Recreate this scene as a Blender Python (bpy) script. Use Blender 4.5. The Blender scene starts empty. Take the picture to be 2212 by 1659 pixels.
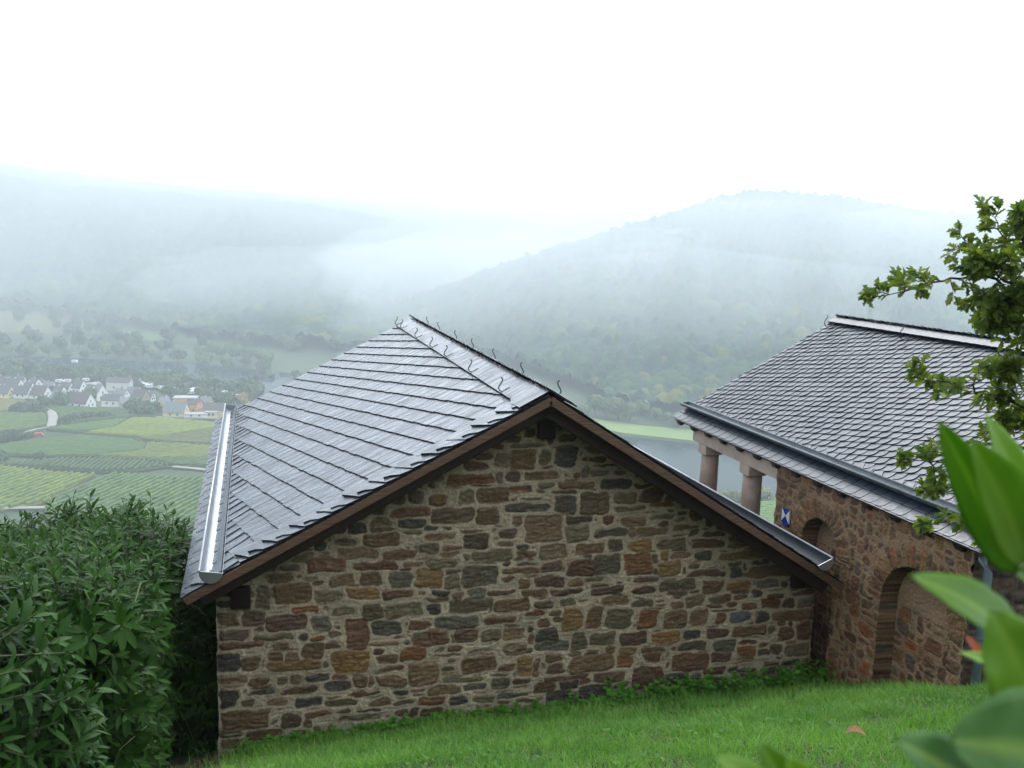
import bpy, math, random
import numpy as np
from mathutils import Matrix, Vector

# ------------------------------------------------------------------ camera
CX, CY, FP = 1106.0, 829.5, 2034.0
_d1 = np.array([-561., -327., FP]); _d1 /= np.linalg.norm(_d1)
_dv = np.array([-480., 13480., FP]); _dv /= np.linalg.norm(_dv)
_dv = _dv - _d1 * (_d1 @ _dv); _dv /= np.linalg.norm(_dv)
RM = np.stack([np.cross(_dv, _d1), _d1, -_dv])
def ray(x, y): return RM @ np.array([x - CX, y - CY, FP])
def atY(x, y, Y): r = ray(x, y); return r * Y / r[1]
def atX(x, y, X): r = ray(x, y); return r * X / r[0]
def atZ(x, y, Z): r = ray(x, y); return r * Z / r[2]

scene = bpy.context.scene
COL = scene.collection
cam_d = bpy.data.cameras.new("camera")
cam = bpy.data.objects.new("camera", cam_d); COL.objects.link(cam)
cam_d.sensor_width = 36.0
cam_d.lens = 36.0 * FP / 2212.0
cam_d.clip_start = 0.05; cam_d.clip_end = 20000
cam_d.dof.use_dof = True; cam_d.dof.focus_distance = 9.0; cam_d.dof.aperture_fstop = 5.0
m = Matrix.Identity(4)
for i in range(3):
    m[i][0] = RM[i, 0]; m[i][1] = -RM[i, 1]; m[i][2] = -RM[i, 2]
cam.matrix_world = m
scene.camera = cam

# ------------------------------------------------------------------ light
SUN_EL, SUN_AZ = 52.0, 20.0      # degrees; azimuth from +Y towards +X
world = bpy.data.worlds.new("World"); scene.world = world; world.use_nodes = True
wn = world.node_tree.nodes; wl = world.node_tree.links
bg = wn["Background"]
sky = wn.new("ShaderNodeTexSky"); sky.sky_type = 'NISHITA'; sky.sun_disc = False
sky.sun_elevation = math.radians(SUN_EL); sky.sun_rotation = math.radians(SUN_AZ)
sky.dust_density = 6.0; sky.air_density = 1.0
hs = wn.new("ShaderNodeHueSaturation"); hs.inputs['Saturation'].default_value = 0.12
wl.new(sky.outputs[0], hs.inputs['Color'])
# overcast: bright even cloud, soft brightness variation by world direction
tc = wn.new("ShaderNodeTexCoord"); nz = wn.new("ShaderNodeTexNoise"); nz.inputs['Scale'].default_value = 1.6
nz.inputs['Detail'].default_value = 4
wl.new(tc.outputs['Generated'], nz.inputs['Vector'])
mr = wn.new("ShaderNodeMapRange"); mr.inputs['From Min'].default_value = .3; mr.inputs['From Max'].default_value = .7
mr.inputs['To Min'].default_value = 12.0; mr.inputs['To Max'].default_value = 16.0
wl.new(nz.outputs[0], mr.inputs['Value'])
cl = wn.new("ShaderNodeMix"); cl.data_type = 'RGBA'; cl.blend_type = 'MULTIPLY'; cl.inputs['Factor'].default_value = 1
cl.inputs[6].default_value = (.85, .925, 1.0, 1); wl.new(mr.outputs[0], cl.inputs[7])
mx = wn.new("ShaderNodeMix"); mx.data_type = 'RGBA'; mx.inputs['Factor'].default_value = 0.8
wl.new(hs.outputs[0], mx.inputs[6]); wl.new(cl.outputs[2], mx.inputs[7])
sx = wn.new("ShaderNodeSeparateXYZ"); wl.new(tc.outputs['Generated'], sx.inputs[0])
dk = wn.new("ShaderNodeMapRange"); dk.interpolation_type = 'SMOOTHSTEP'; dk.inputs['From Min'].default_value = -.30; dk.inputs['From Max'].default_value = .02
dk.inputs['To Min'].default_value = .56; dk.inputs['To Max'].default_value = 1.0; wl.new(sx.outputs['X'], dk.inputs['Value'])      # heavier cloud to the left
mx2 = wn.new("ShaderNodeMix"); mx2.data_type = 'RGBA'; mx2.blend_type = 'MULTIPLY'; mx2.inputs['Factor'].default_value = 1
wl.new(mx.outputs[2], mx2.inputs[6]); wl.new(dk.outputs[0], mx2.inputs[7]); wl.new(mx2.outputs[2], bg.inputs['Color'])
bg.inputs['Strength'].default_value = 0.15

sl = bpy.data.lights.new("sun", 'SUN'); sl.energy = 0.9; sl.angle = math.radians(35); sl.color = (1, .98, .95)
so = bpy.data.objects.new("sun", sl); COL.objects.link(so)
_e, _a = math.radians(SUN_EL), math.radians(SUN_AZ)
sdir = Vector((math.sin(_a) * math.cos(_e), math.cos(_a) * math.cos(_e), math.sin(_e)))
so.rotation_euler = (-sdir).to_track_quat('-Z', 'Y').to_euler()
scene.view_settings.view_transform = 'Standard'; scene.view_settings.look = 'None'
scene.view_settings.exposure = 0.56; scene.view_settings.gamma = 1.0
scene.render.engine = 'CYCLES'
scene.cycles.use_denoising = True
scene.cycles.max_bounces = 6; scene.cycles.volume_bounces = 2
scene.cycles.transparent_max_bounces = 8

# ------------------------------------------------------------------ helpers
rnd = random.Random(7)
def link(o, parent=None):
    COL.objects.link(o)
    if parent is not None: o.parent = parent
    return o
def tag(o, label=None, cat=None, group=None, kind=None):
    if label: o['label'] = label
    if cat: o['category'] = cat
    if group: o['group'] = group
    if kind: o['kind'] = kind
    return o
def empty(name, loc, label=None, cat=None, group=None, rz=0):
    o = bpy.data.objects.new(name, None); link(o); o.location = loc; o.rotation_euler = (0, 0, rz)
    o.empty_display_size = .1
    return tag(o, label, cat, group)
def obj(name, V, F, mat, parent=None, smooth=False, attrs=None, local=False):
    """V (n,3); F ndarray (m,k) or list of faces. vertices are world coordinates unless local."""
    V = np.asarray(V, dtype=np.float64).reshape(-1, 3)
    if parent is not None and not local:
        V = V - np.array(parent.location)
    me = bpy.data.meshes.new(name)
    if isinstance(F, np.ndarray) and F.ndim == 2:
        k = F.shape[1]; nf = len(F)
        me.vertices.add(len(V)); me.vertices.foreach_set('co', V.astype(np.float32).ravel())
        me.loops.add(nf * k); me.loops.foreach_set('vertex_index', F.astype(np.int32).ravel())
        me.polygons.add(nf); me.polygons.foreach_set('loop_start', np.arange(0, nf * k, k, dtype=np.int32))
        try: me.polygons.foreach_set('loop_total', np.full(nf, k, dtype=np.int32))
        except Exception: pass
        me.update(calc_edges=True)
    else:
        me.from_pydata([tuple(v) for v in V], [], [list(map(int, f)) for f in F]); me.update()
    if smooth: me.polygons.foreach_set('use_smooth', np.ones(len(me.polygons), dtype=bool))
    if attrs:
        for an, arr in attrs.items():
            arr = np.asarray(arr, dtype=np.float32)
            if arr.ndim == 1:
                at = me.attributes.new(an, 'FLOAT', 'POINT'); at.data.foreach_set('value', arr)
            else:
                at = me.attributes.new(an, 'FLOAT_COLOR', 'POINT')
                a4 = np.ones((len(arr), 4), dtype=np.float32); a4[:, :3] = arr[:, :3]
                at.data.foreach_set('color', a4.ravel())
    if mat: me.materials.append(mat)
    o = bpy.data.objects.new(name, me); link(o, parent)
    return o
class MB:
    def __init__(s): s.V = []; s.F = []; s.A = []
    def add(s, V, F, a=0.0):
        b = len(s.V); s.V += [tuple(v) for v in V]; s.F += [[i + b for i in f] for f in F]; s.A += [a] * len(V)
    def box(s, p0, p1, a=0.0):
        x0, y0, z0 = p0; x1, y1, z1 = p1
        s.add([(x0, y0, z0), (x1, y0, z0), (x1, y1, z0), (x0, y1, z0), (x0, y0, z1), (x1, y0, z1), (x1, y1, z1), (x0, y1, z1)],
              [(3, 2, 1, 0), (4, 5, 6, 7), (0, 1, 5, 4), (1, 2, 6, 5), (2, 3, 7, 6), (3, 0, 4, 7)], a)
    def prism(s, poly, y0, y1, a=0.0):       # polygon in xz extruded along y
        n = len(poly)
        s.add([(x, y0, z) for x, z in poly] + [(x, y1, z) for x, z in poly],
              [list(range(n)), list(range(2 * n - 1, n - 1, -1))] + [((i + 1) % n, i, i + n, (i + 1) % n + n) for i in range(n)], a)
    def tube(s, pts, r, n=8, a=0.0, caps=True):
        pts = [np.array(p, float) for p in pts]; rs = r if hasattr(r, '__len__') else [r] * len(pts)
        V = []; up = np.array([0.13, .21, .97])
        for i, p in enumerate(pts):
            t = pts[min(i + 1, len(pts) - 1)] - pts[max(i - 1, 0)]; t /= np.linalg.norm(t) + 1e-12
            u = np.cross(t, up)
            if np.linalg.norm(u) < .1: u = np.cross(t, [1, 0, 0])
            u /= np.linalg.norm(u); w = np.cross(t, u)
            for k in range(n):
                an = 2 * math.pi * k / n; V.append(p + rs[i] * (math.cos(an) * u + math.sin(an) * w))
        F = []
        for i in range(len(pts) - 1):
            for k in range(n):
                F.append((i * n + k, i * n + (k + 1) % n, (i + 1) * n + (k + 1) % n, (i + 1) * n + k))
        if caps: F.append(list(range(n - 1, -1, -1))); F.append([(len(pts) - 1) * n + k for k in range(n)])
        s.add(V, F, a)
    def build(s, name, mat, parent=None, smooth=False, local=False):
        return obj(name, s.V, s.F, mat, parent, smooth, {'rnd': s.A}, local)
def bevel(o, w=.004, seg=2):
    b = o.modifiers.new('bevel', 'BEVEL'); b.width = w; b.segments = seg; b.limit_method = 'ANGLE'; return o

# ---- value noise in numpy
def vnoise(U, V, sx, sy, seed, octs=1):
    out = np.zeros_like(U, dtype=float); amp = 1.0; tot = 0
    for o in range(octs):
        rs = np.random.RandomState(seed * 31 + o * 7 + 3); G = rs.rand(256, 256)
        x = U / sx * 2 ** o + 17.3 * o; y = V / sy * 2 ** o + 9.1 * o
        xi = np.floor(x).astype(int); yi = np.floor(y).astype(int); fx = x - xi; fy = y - yi
        fx = fx * fx * (3 - 2 * fx); fy = fy * fy * (3 - 2 * fy)
        a = G[xi % 256, yi % 256]; b = G[(xi + 1) % 256, yi % 256]; c = G[xi % 256, (yi + 1) % 256]; d = G[(xi + 1) % 256, (yi + 1) % 256]
        out += amp * ((a * (1 - fx) + b * fx) * (1 - fy) + (c * (1 - fx) + d * fx) * fy); tot += amp; amp *= .5
    return out / tot * 2 - 1
def sstep(a, b, x):
    t = np.clip((x - a) / (b - a), 0, 1); return t * t * (3 - 2 * t)

# ------------------------------------------------------------------ materials
def newmat(name):
    mt = bpy.data.materials.new(name); mt.use_nodes = True
    nt = mt.node_tree; return mt, nt.nodes, nt.links, nt.nodes['Principled BSDF']
def N(nodes, t, **kw):
    n = nodes.new(t)
    for k, v in kw.items():
        if k in n.inputs: n.inputs[k].default_value = v
        else: setattr(n, k, v)
    return n
def mat(name, c1, c2=None, rough=.7, scale=8, bump=0.0, bscale=40, spec=.5, detail=6, stretch=(1, 1, 1), metal=0.0, obj_var=0.0, attr=None, avar=.0, coat=0.0):
    mt, n, l, p = newmat(name)
    c2 = c2 or c1
    t = N(n, 'ShaderNodeTexCoord'); mp = N(n, 'ShaderNodeMapping'); mp.inputs['Scale'].default_value = stretch
    l.new(t.outputs['Object'], mp.inputs['Vector'])
    nz = N(n, 'ShaderNodeTexNoise', Scale=scale, Detail=detail); l.new(mp.outputs[0], nz.inputs['Vector'])
    rp = N(n, 'ShaderNodeMapRange'); rp.inputs['From Min'].default_value = .32; rp.inputs['From Max'].default_value = .68
    l.new(nz.outputs[0], rp.inputs['Value'])
    mx = N(n, 'ShaderNodeMix'); mx.data_type = 'RGBA'; l.new(rp.outputs[0], mx.inputs['Factor'])
    mx.inputs[6].default_value = (*c1, 1); mx.inputs[7].default_value = (*c2, 1)
    out = mx.outputs[2]
    def scaleval(src, amt, cur):
        mrn = N(n, 'ShaderNodeMapRange'); mrn.inputs['To Min'].default_value = 1 - amt; mrn.inputs['To Max'].default_value = 1 + amt
        l.new(src, mrn.inputs['Value'])
        m2 = N(n, 'ShaderNodeMix'); m2.data_type = 'RGBA'; m2.blend_type = 'MULTIPLY'; m2.inputs['Factor'].default_value = 1
        l.new(cur, m2.inputs[6]); l.new(mrn.outputs[0], m2.inputs[7]); return m2.outputs[2]
    if obj_var: oi = N(n, 'ShaderNodeObjectInfo'); out = scaleval(oi.outputs['Random'], obj_var, out)
    if attr: at = N(n, 'ShaderNodeAttribute', attribute_name=attr); out = scaleval(at.outputs['Fac'], avar, out)
    l.new(out, p.inputs['Base Color'])
    p.inputs['Roughness'].default_value = rough; p.inputs['Specular IOR Level'].default_value = spec; p.inputs['Metallic'].default_value = metal
    if coat: p.inputs['Coat Weight'].default_value = coat; p.inputs['Coat Roughness'].default_value = .15
    if bump:
        nb = N(n, 'ShaderNodeTexNoise', Scale=bscale, Detail=5); l.new(mp.outputs[0], nb.inputs['Vector'])
        b = N(n, 'ShaderNodeBump', Strength=1.0, Distance=bump); l.new(nb.outputs[0], b.inputs['Height']); l.new(b.outputs[0], p.inputs['Normal'])
    return mt
def leafmat(name, c1, c2, rough=.35, trans=.3, attr='rnd', spec=.5, veins=False, tcol=None):
    mt, n, l, p = newmat(name)
    at = N(n, 'ShaderNodeAttribute', attribute_name=attr)
    mx = N(n, 'ShaderNodeMix'); mx.data_type = 'RGBA'; l.new(at.outputs['Fac'], mx.inputs['Factor'])
    mx.inputs[6].default_value = (*c1, 1); mx.inputs[7].default_value = (*c2, 1)
    out = mx.outputs[2]
    if veins:
        av = N(n, 'ShaderNodeAttribute', attribute_name='vein')
        m2 = N(n, 'ShaderNodeMix'); m2.data_type = 'RGBA'; l.new(av.outputs['Fac'], m2.inputs['Factor'])
        l.new(out, m2.inputs[6]); m2.inputs[7].default_value = (.24, .38, .05, 1); out = m2.outputs[2]
    l.new(out, p.inputs['Base Color']); p.inputs['Roughness'].default_value = rough; p.inputs['Specular IOR Level'].default_value = spec
    tr = N(n, 'ShaderNodeBsdfTranslucent')
    hs = N(n, 'ShaderNodeHueSaturation', Saturation=1.1, Value=1.5); l.new(out, hs.inputs['Color']); l.new(hs.outputs[0], tr.inputs['Color'])
    ms = N(n, 'ShaderNodeMixShader', Fac=trans); l.new(p.outputs[0], ms.inputs[1]); l.new(tr.outputs[0], ms.inputs[2])
    l.new(ms.outputs[0], n['Material Output'].inputs['Surface'])
    return mt
def stonemat(name, wet=.5):
    mt, n, l, p = newmat(name)
    at = N(n, 'ShaderNodeAttribute', attribute_name='Col'); mk = N(n, 'ShaderNodeAttribute', attribute_name='stone')
    t = N(n, 'ShaderNodeTexCoord')
    nz = N(n, 'ShaderNodeTexNoise', Scale=45, Detail=8, Roughness=.65); l.new(t.outputs['Object'], nz.inputs['Vector'])
    mrn = N(n, 'ShaderNodeMapRange'); mrn.inputs['From Min'].default_value = .3; mrn.inputs['From Max'].default_value = .7
    mrn.inputs['To Min'].default_value = .70; mrn.inputs['To Max'].default_value = 1.30; l.new(nz.outputs[0], mrn.inputs['Value'])
    m2 = N(n, 'ShaderNodeMix'); m2.data_type = 'RGBA'; m2.blend_type = 'MULTIPLY'; m2.inputs['Factor'].default_value = 1
    l.new(at.outputs['Color'], m2.inputs[6]); l.new(mrn.outputs[0], m2.inputs[7]); l.new(m2.outputs[2], p.inputs['Base Color'])
    rr = N(n, 'ShaderNodeMapRange'); rr.inputs['To Min'].default_value = .95; rr.inputs['To Max'].default_value = wet
    l.new(mk.outputs['Fac'], rr.inputs['Value']); l.new(rr.outputs[0], p.inputs['Roughness'])
    p.inputs['Specular IOR Level'].default_value = .35
    nb = N(n, 'ShaderNodeTexNoise', Scale=110, Detail=6, Roughness=.7); l.new(t.outputs['Object'], nb.inputs['Vector'])
    b = N(n, 'ShaderNodeBump', Strength=.9, Distance=.006); l.new(nb.outputs[0], b.inputs['Height']); l.new(b.outputs[0], p.inputs['Normal'])
    return mt
def slatemat(name, c1, c2, r0=.22, r1=.42, bump=.004, stretch=(1, 9, 1), scale=7.0, rot=0.0, avar=.3):
    mt, n, l, p = newmat(name)
    t = N(n, 'ShaderNodeTexCoord'); mp = N(n, 'ShaderNodeMapping'); mp.inputs['Scale'].default_value = stretch; mp.inputs['Rotation'].default_value = (0, 0, rot)
    l.new(t.outputs['Object'], mp.inputs['Vector'])
    nz = N(n, 'ShaderNodeTexNoise', Scale=scale, Detail=3, Roughness=.5, Distortion=.4); l.new(mp.outputs[0], nz.inputs['Vector'])
    at = N(n, 'ShaderNodeAttribute', attribute_name='rnd')
    mx = N(n, 'ShaderNodeMix'); mx.data_type = 'RGBA'; l.new(nz.outputs[0], mx.inputs['Factor'])
    mx.inputs[6].default_value = (*c1, 1); mx.inputs[7].default_value = (*c2, 1)
    mrn = N(n, 'ShaderNodeMapRange'); mrn.inputs['To Min'].default_value = 1 - avar; mrn.inputs['To Max'].default_value = 1 + avar; l.new(at.outputs['Fac'], mrn.inputs['Value'])
    m2 = N(n, 'ShaderNodeMix'); m2.data_type = 'RGBA'; m2.blend_type = 'MULTIPLY'; m2.inputs['Factor'].default_value = 1
    l.new(mx.outputs[2], m2.inputs[6]); l.new(mrn.outputs[0], m2.inputs[7]); l.new(m2.outputs[2], p.inputs['Base Color'])
    n2 = N(n, 'ShaderNodeTexNoise', Scale=scale * 1.7, Detail=4); l.new(mp.outputs[0], n2.inputs['Vector'])
    rr = N(n, 'ShaderNodeMapRange'); rr.inputs['From Min'].default_value = .35; rr.inputs['From Max'].default_value = .65
    rr.inputs['To Min'].default_value = r0; rr.inputs['To Max'].default_value = r1; l.new(n2.outputs[0], rr.inputs['Value']); l.new(rr.outputs[0], p.inputs['Roughness'])
    p.inputs['Specular IOR Level'].default_value = .8
    b = N(n, 'ShaderNodeBump', Strength=.8, Distance=bump); l.new(nz.outputs[0], b.inputs['Height']); l.new(b.outputs[0], p.inputs['Normal'])
    return mt

M_stone = stonemat('rubble_stone', .5)
M_stone2 = stonemat('pavilion_stone', .6)
M_slate = slatemat('wet_slate', (.040, .050, .066), (.085, .100, .125), .14, .42, bump=.010, stretch=(1.3, 4.5, 1.3), rot=.35, scale=1.9, avar=.22)
M_slate2 = slatemat('dark_slate', (.011, .019, .032), (.027, .040, .062), .30, .46, bump=.002, stretch=(2, 2, 2), scale=8, avar=.28)
M_slateedge = mat('broken_slate_edge', (.012, .012, .014), (.022, .022, .025), 1.0, 40, spec=.05)
M_wood = mat('weathered_board', (.13, .068, .036), (.045, .024, .015), .6, 3, .003, 20, stretch=(2, 30, 30))
M_board = mat('barge_wood', (.17, .098, .060), (.055, .031, .020), .5, 5, .002, 30, stretch=(1.2, 20, 20))
M_darkwood = mat('dark_rafter', (.030, .014, .010), (.016, .008, .006), .55, 6, .002, 40)
M_purlin = mat('oxblood_purlin', (.022, .006, .006), (.012, .005, .005), .45, 6, .002, 30)
M_zinc = mat('zinc', (.46, .49, .52), (.34, .37, .40), .3, 6, .001, 20, metal=.75)
M_zincd = mat('dull_zinc', (.15, .17, .19), (.10, .115, .13), .45, 6, .001, 20, metal=.4)
M_gutdark = mat('gutter_dark_reflection', (.045, .052, .06), (.03, .035, .042), .5, 6, metal=.1, spec=.3)  # zinc trough coloured near black, standing in for dark reflections inside it
M_pipe = mat('grey_pipe', (.26, .33, .40), (.19, .25, .30), .4, 5, .001, 30, metal=.2)
M_hook = mat('iron_hook', (.07, .08, .085), (.04, .045, .05), .4, 10, metal=.6)
M_sand = mat('sandstone', (.60, .48, .39), (.47, .37, .295), .85, 6, .003, 90)
M_sandcol = mat('column_sandstone', (.50, .38, .31), (.37, .28, .23), .85, 9, .003, 60)

# ------------------------------------------------------------------ ground
RIVER = [(1500, -250), (900, 60), (500, 300), (300, 428), (192, 501), (110, 590), (55, 690), (-10, 795), (-90, 850), (-200, 885), (-420, 905), (-1500, 880)]
def river_dist(X, Y):
    d = np.full(X.shape, 1e9); side = np.zeros(X.shape)
    for (x0, y0), (x1, y1) in zip(RIVER[:-1], RIVER[1:]):
        dx, dy = x1 - x0, y1 - y0; L2 = dx * dx + dy * dy
        t = np.clip(((X - x0) * dx + (Y - y0) * dy) / L2, 0, 1)
        dd = np.hypot(X - x0 - t * dx, Y - y0 - t * dy)
        s = np.sign(dx * (Y - y0) - dy * (X - x0))
        m_ = dd < d; d = np.where(m_, dd, d); side = np.where(m_, s, side)
    return d, -side           # +1 on the far bank
def interp(x, pts):
    return np.interp(x, [p[0] for p in pts], [p[1] for p in pts])
NEAR = [(-400, 120), (-100, 48), (-30, 14), (-12, 4.2), (-5, .9), (-2, -.6), (0, -1.6), (3, -2.25), (5.2, -3.12), (8, -4.45), (14, -7.4), (30, -16), (60, -30), (100, -48), (200, -88), (330, -117.5), (360, -120), (9000, -120)]  # negative Y: unseen slope behind the camera, raised to block sky light
# right hill: azimuth a=X/Y -> (foot distance, crest distance, crest height)
RH = dict(foot=[(.05, 1150), (.17, 1000), (.3, 780), (.4, 640), (.6, 560), (.9, 470), (1.4, 400)],
          crestY=[(.05, 1250), (.17, 1150), (.3, 1180), (.45, 1330), (.56, 1400), (1.0, 1500), (1.4, 1550)],
          crestZ=[(.05, -112), (.14, -96), (.2, -70), (.28, -35), (.345, -10), (.40, 14), (.45, 36), (.487, 54), (.52, 68), (.545, 80), (.562, 86), (.60, 86), (.66, 85), (.73, 77), (.80, 69), (.88, 66), (1.0, 64), (1.4, 40)])
LH = dict(foot=[(-.6, 1180), (-.3, 1250), (-.23, 1270), (-.1, 1120), (.0, 1020), (.1, 960), (.17, 960), (.3, 1150), (.6, 1500)],
          crestY=[(-.6, 2300), (.0, 2300), (.5, 2900), (1.2, 3300)],
          crestZ=[(-.6, 160), (-.235, 120), (-.2, 106), (-.12, 92), (-.06, 82), (.0, 78), (.1, 74), (.17, 66), (.3, 62), (.5, 66), (1.2, 90)])
def hill(X, Y, H):
    a = X / np.maximum(Y, 1); f = interp(a, H['foot']); c = interp(a, H['crestY']); z = interp(a, H['crestZ'])
    u = (Y - f) / (c - f)
    up = np.clip(u, 0, 1); prof = .55 * up + .45 * np.sin(up * math.pi / 2) ** 1.2
    prof = np.where(u > 1, 1 - .35 * np.clip(u - 1, 0, 1.5), prof)
    rav = vnoise(a * 1000, Y, 110, 700, 5, 3) * 26 * np.clip(u * 3, 0, 1) * np.clip((1.0 - u) * 2.5, 0, 1)
    return np.where(u > 0, -118 + (z + 118) * prof + rav, -200)
def height(X, Y):
    X = np.asarray(X, float); Y = np.asarray(Y, float)
    b = interp(Y, NEAR)
    b = b + np.where((Y > 4) & (Y < 14), -.035 * (X - 2.4) ** 2 * .25 * sstep(2.6, 0, np.abs(X - 2.4) * 0), 0) * (X < 2.4) * .25
    b = b - .05 * np.clip(1.6 - X, 0, 6) * sstep(5, 8, Y)           # drops a little towards the hedge
    b = b + vnoise(X, Y, 1.3, 1.3, 11, 2) * .035 * sstep(20, 10, Y)
    far = sstep(150, 400, Y); b = b + far * vnoise(X, Y, 120, 120, 3, 2) * .5
    d, side = river_dist(X, Y)
    b = np.where(Y > 200, b - 4.5 * sstep(72, 56, d), b)
    ramp = np.where((side > 0) & (Y > 300), np.clip((d - 90) * .07, 0, 22), 0); b = b + ramp
    h1 = hill(X, Y, RH); h2 = hill(X, Y, LH)
    return np.maximum(b, np.maximum(h1, h2))

def axis(pts):
    out = []
    for (a, b, s) in pts: out += list(np.arange(a, b, s))
    return np.array(out)
gx = axis([(-3500, -1500, 200), (-1500, -500, 30), (-500, -60, 12), (-60, -12, 4), (-12, -4, .8), (-4, 9, .2), (9, 20, .8), (20, 60, 4), (60, 700, 10), (700, 2200, 25), (2200, 3501, 200)])
gy = axis([(-400, -30, 60), (-30, -4, 2), (-4, 2, .4), (2, 13, .2), (13, 30, 1), (30, 120, 5), (120, 1500, 10), (1500, 3400, 30), (3400, 4501, 200)])
GX, GY = np.meshgrid(gx, gy, indexing='ij'); GZ = height(GX, GY)
def gridfaces(nx, ny):
    i = np.arange(nx - 1)[:, None] * ny + np.arange(ny - 1)[None, :]
    i = i.ravel(); return np.stack([i, i + ny, i + ny + 1, i + 1], 1)
V = np.stack([GX.ravel(), GY.ravel(), GZ.ravel()], 1)
M_ground, n_, l_, p_ = newmat('soil_and_turf')
g = N(n_, 'ShaderNodeNewGeometry'); sp = N(n_, 'ShaderNodeSeparateXYZ'); l_.new(g.outputs['Position'], sp.inputs[0])
nn = N(n_, 'ShaderNodeTexNoise', Scale=.02, Detail=8); l_.new(g.outputs['Position'], nn.inputs['Vector'])
cr = N(n_, 'ShaderNodeValToRGB'); l_.new(nn.outputs[0], cr.inputs[0])
cr.color_ramp.elements[0].position = .38; cr.color_ramp.elements[0].color = (.030, .054, .020, 1)
cr.color_ramp.elements[1].position = .62; cr.color_ramp.elements[1].color = (.056, .088, .030, 1)
ns = N(n_, 'ShaderNodeTexNoise', Scale=9, Detail=8); l_.new(g.outputs['Position'], ns.inputs['Vector'])
cs = N(n_, 'ShaderNodeValToRGB'); l_.new(ns.outputs[0], cs.inputs[0])
cs.color_ramp.elements[0].position = .35; cs.color_ramp.elements[0].color = (.012, .010, .007, 1)
cs.color_ramp.elements[1].position = .7; cs.color_ramp.elements[1].color = (.028, .032, .012, 1)
mf = N(n_, 'ShaderNodeMapRange'); mf.inputs['From Min'].default_value = 14; mf.inputs['From Max'].default_value = 30; l_.new(sp.outputs['Y'], mf.inputs['Value'])
mm = N(n_, 'ShaderNodeMix'); mm.data_type = 'RGBA'; l_.new(mf.outputs[0], mm.inputs['Factor']); l_.new(cs.outputs[0], mm.inputs[6]); l_.new(cr.outputs[0], mm.inputs[7])
l_.new(mm.outputs[2], p_.inputs['Base Color']); p_.inputs['Roughness'].default_value = .95
tag(obj('ground', V, gridfaces(len(gx), len(gy)), M_ground, smooth=True), kind='structure')

M_water, n_, l_, p_ = newmat('river_water')
p_.inputs['Base Color'].default_value = (.020, .034, .038, 1); p_.inputs['Roughness'].default_value = .06; p_.inputs['Specular IOR Level'].default_value = .03
t_ = N(n_, 'ShaderNodeTexCoord'); w_ = N(n_, 'ShaderNodeTexNoise', Scale=.25, Detail=4); l_.new(t_.outputs['Object'], w_.inputs['Vector'])
b_ = N(n_, 'ShaderNodeBump', Strength=.25, Distance=.02); l_.new(w_.outputs[0], b_.inputs['Height']); l_.new(b_.outputs[0], p_.inputs['Normal'])
def ribbon(pts, hw, z):
    L = []; R = []
    for i, (x, y) in enumerate(pts):
        x0, y0 = pts[max(i - 1, 0)]; x1, y1 = pts[min(i + 1, len(pts) - 1)]
        d = math.hypot(x1 - x0, y1 - y0); nx_, ny_ = -(y1 - y0) / d, (x1 - x0) / d
        L.append((x + nx_ * hw, y + ny_ * hw, z)); R.append((x - nx_ * hw, y - ny_ * hw, z))
    n = len(pts); return L + R, [(i, i + 1, n + i + 1, n + i) for i in range(n - 1)]
V, F = ribbon(RIVER, 95, -121.3)
tag(obj('river', V, F, M_water), kind='structure')

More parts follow.
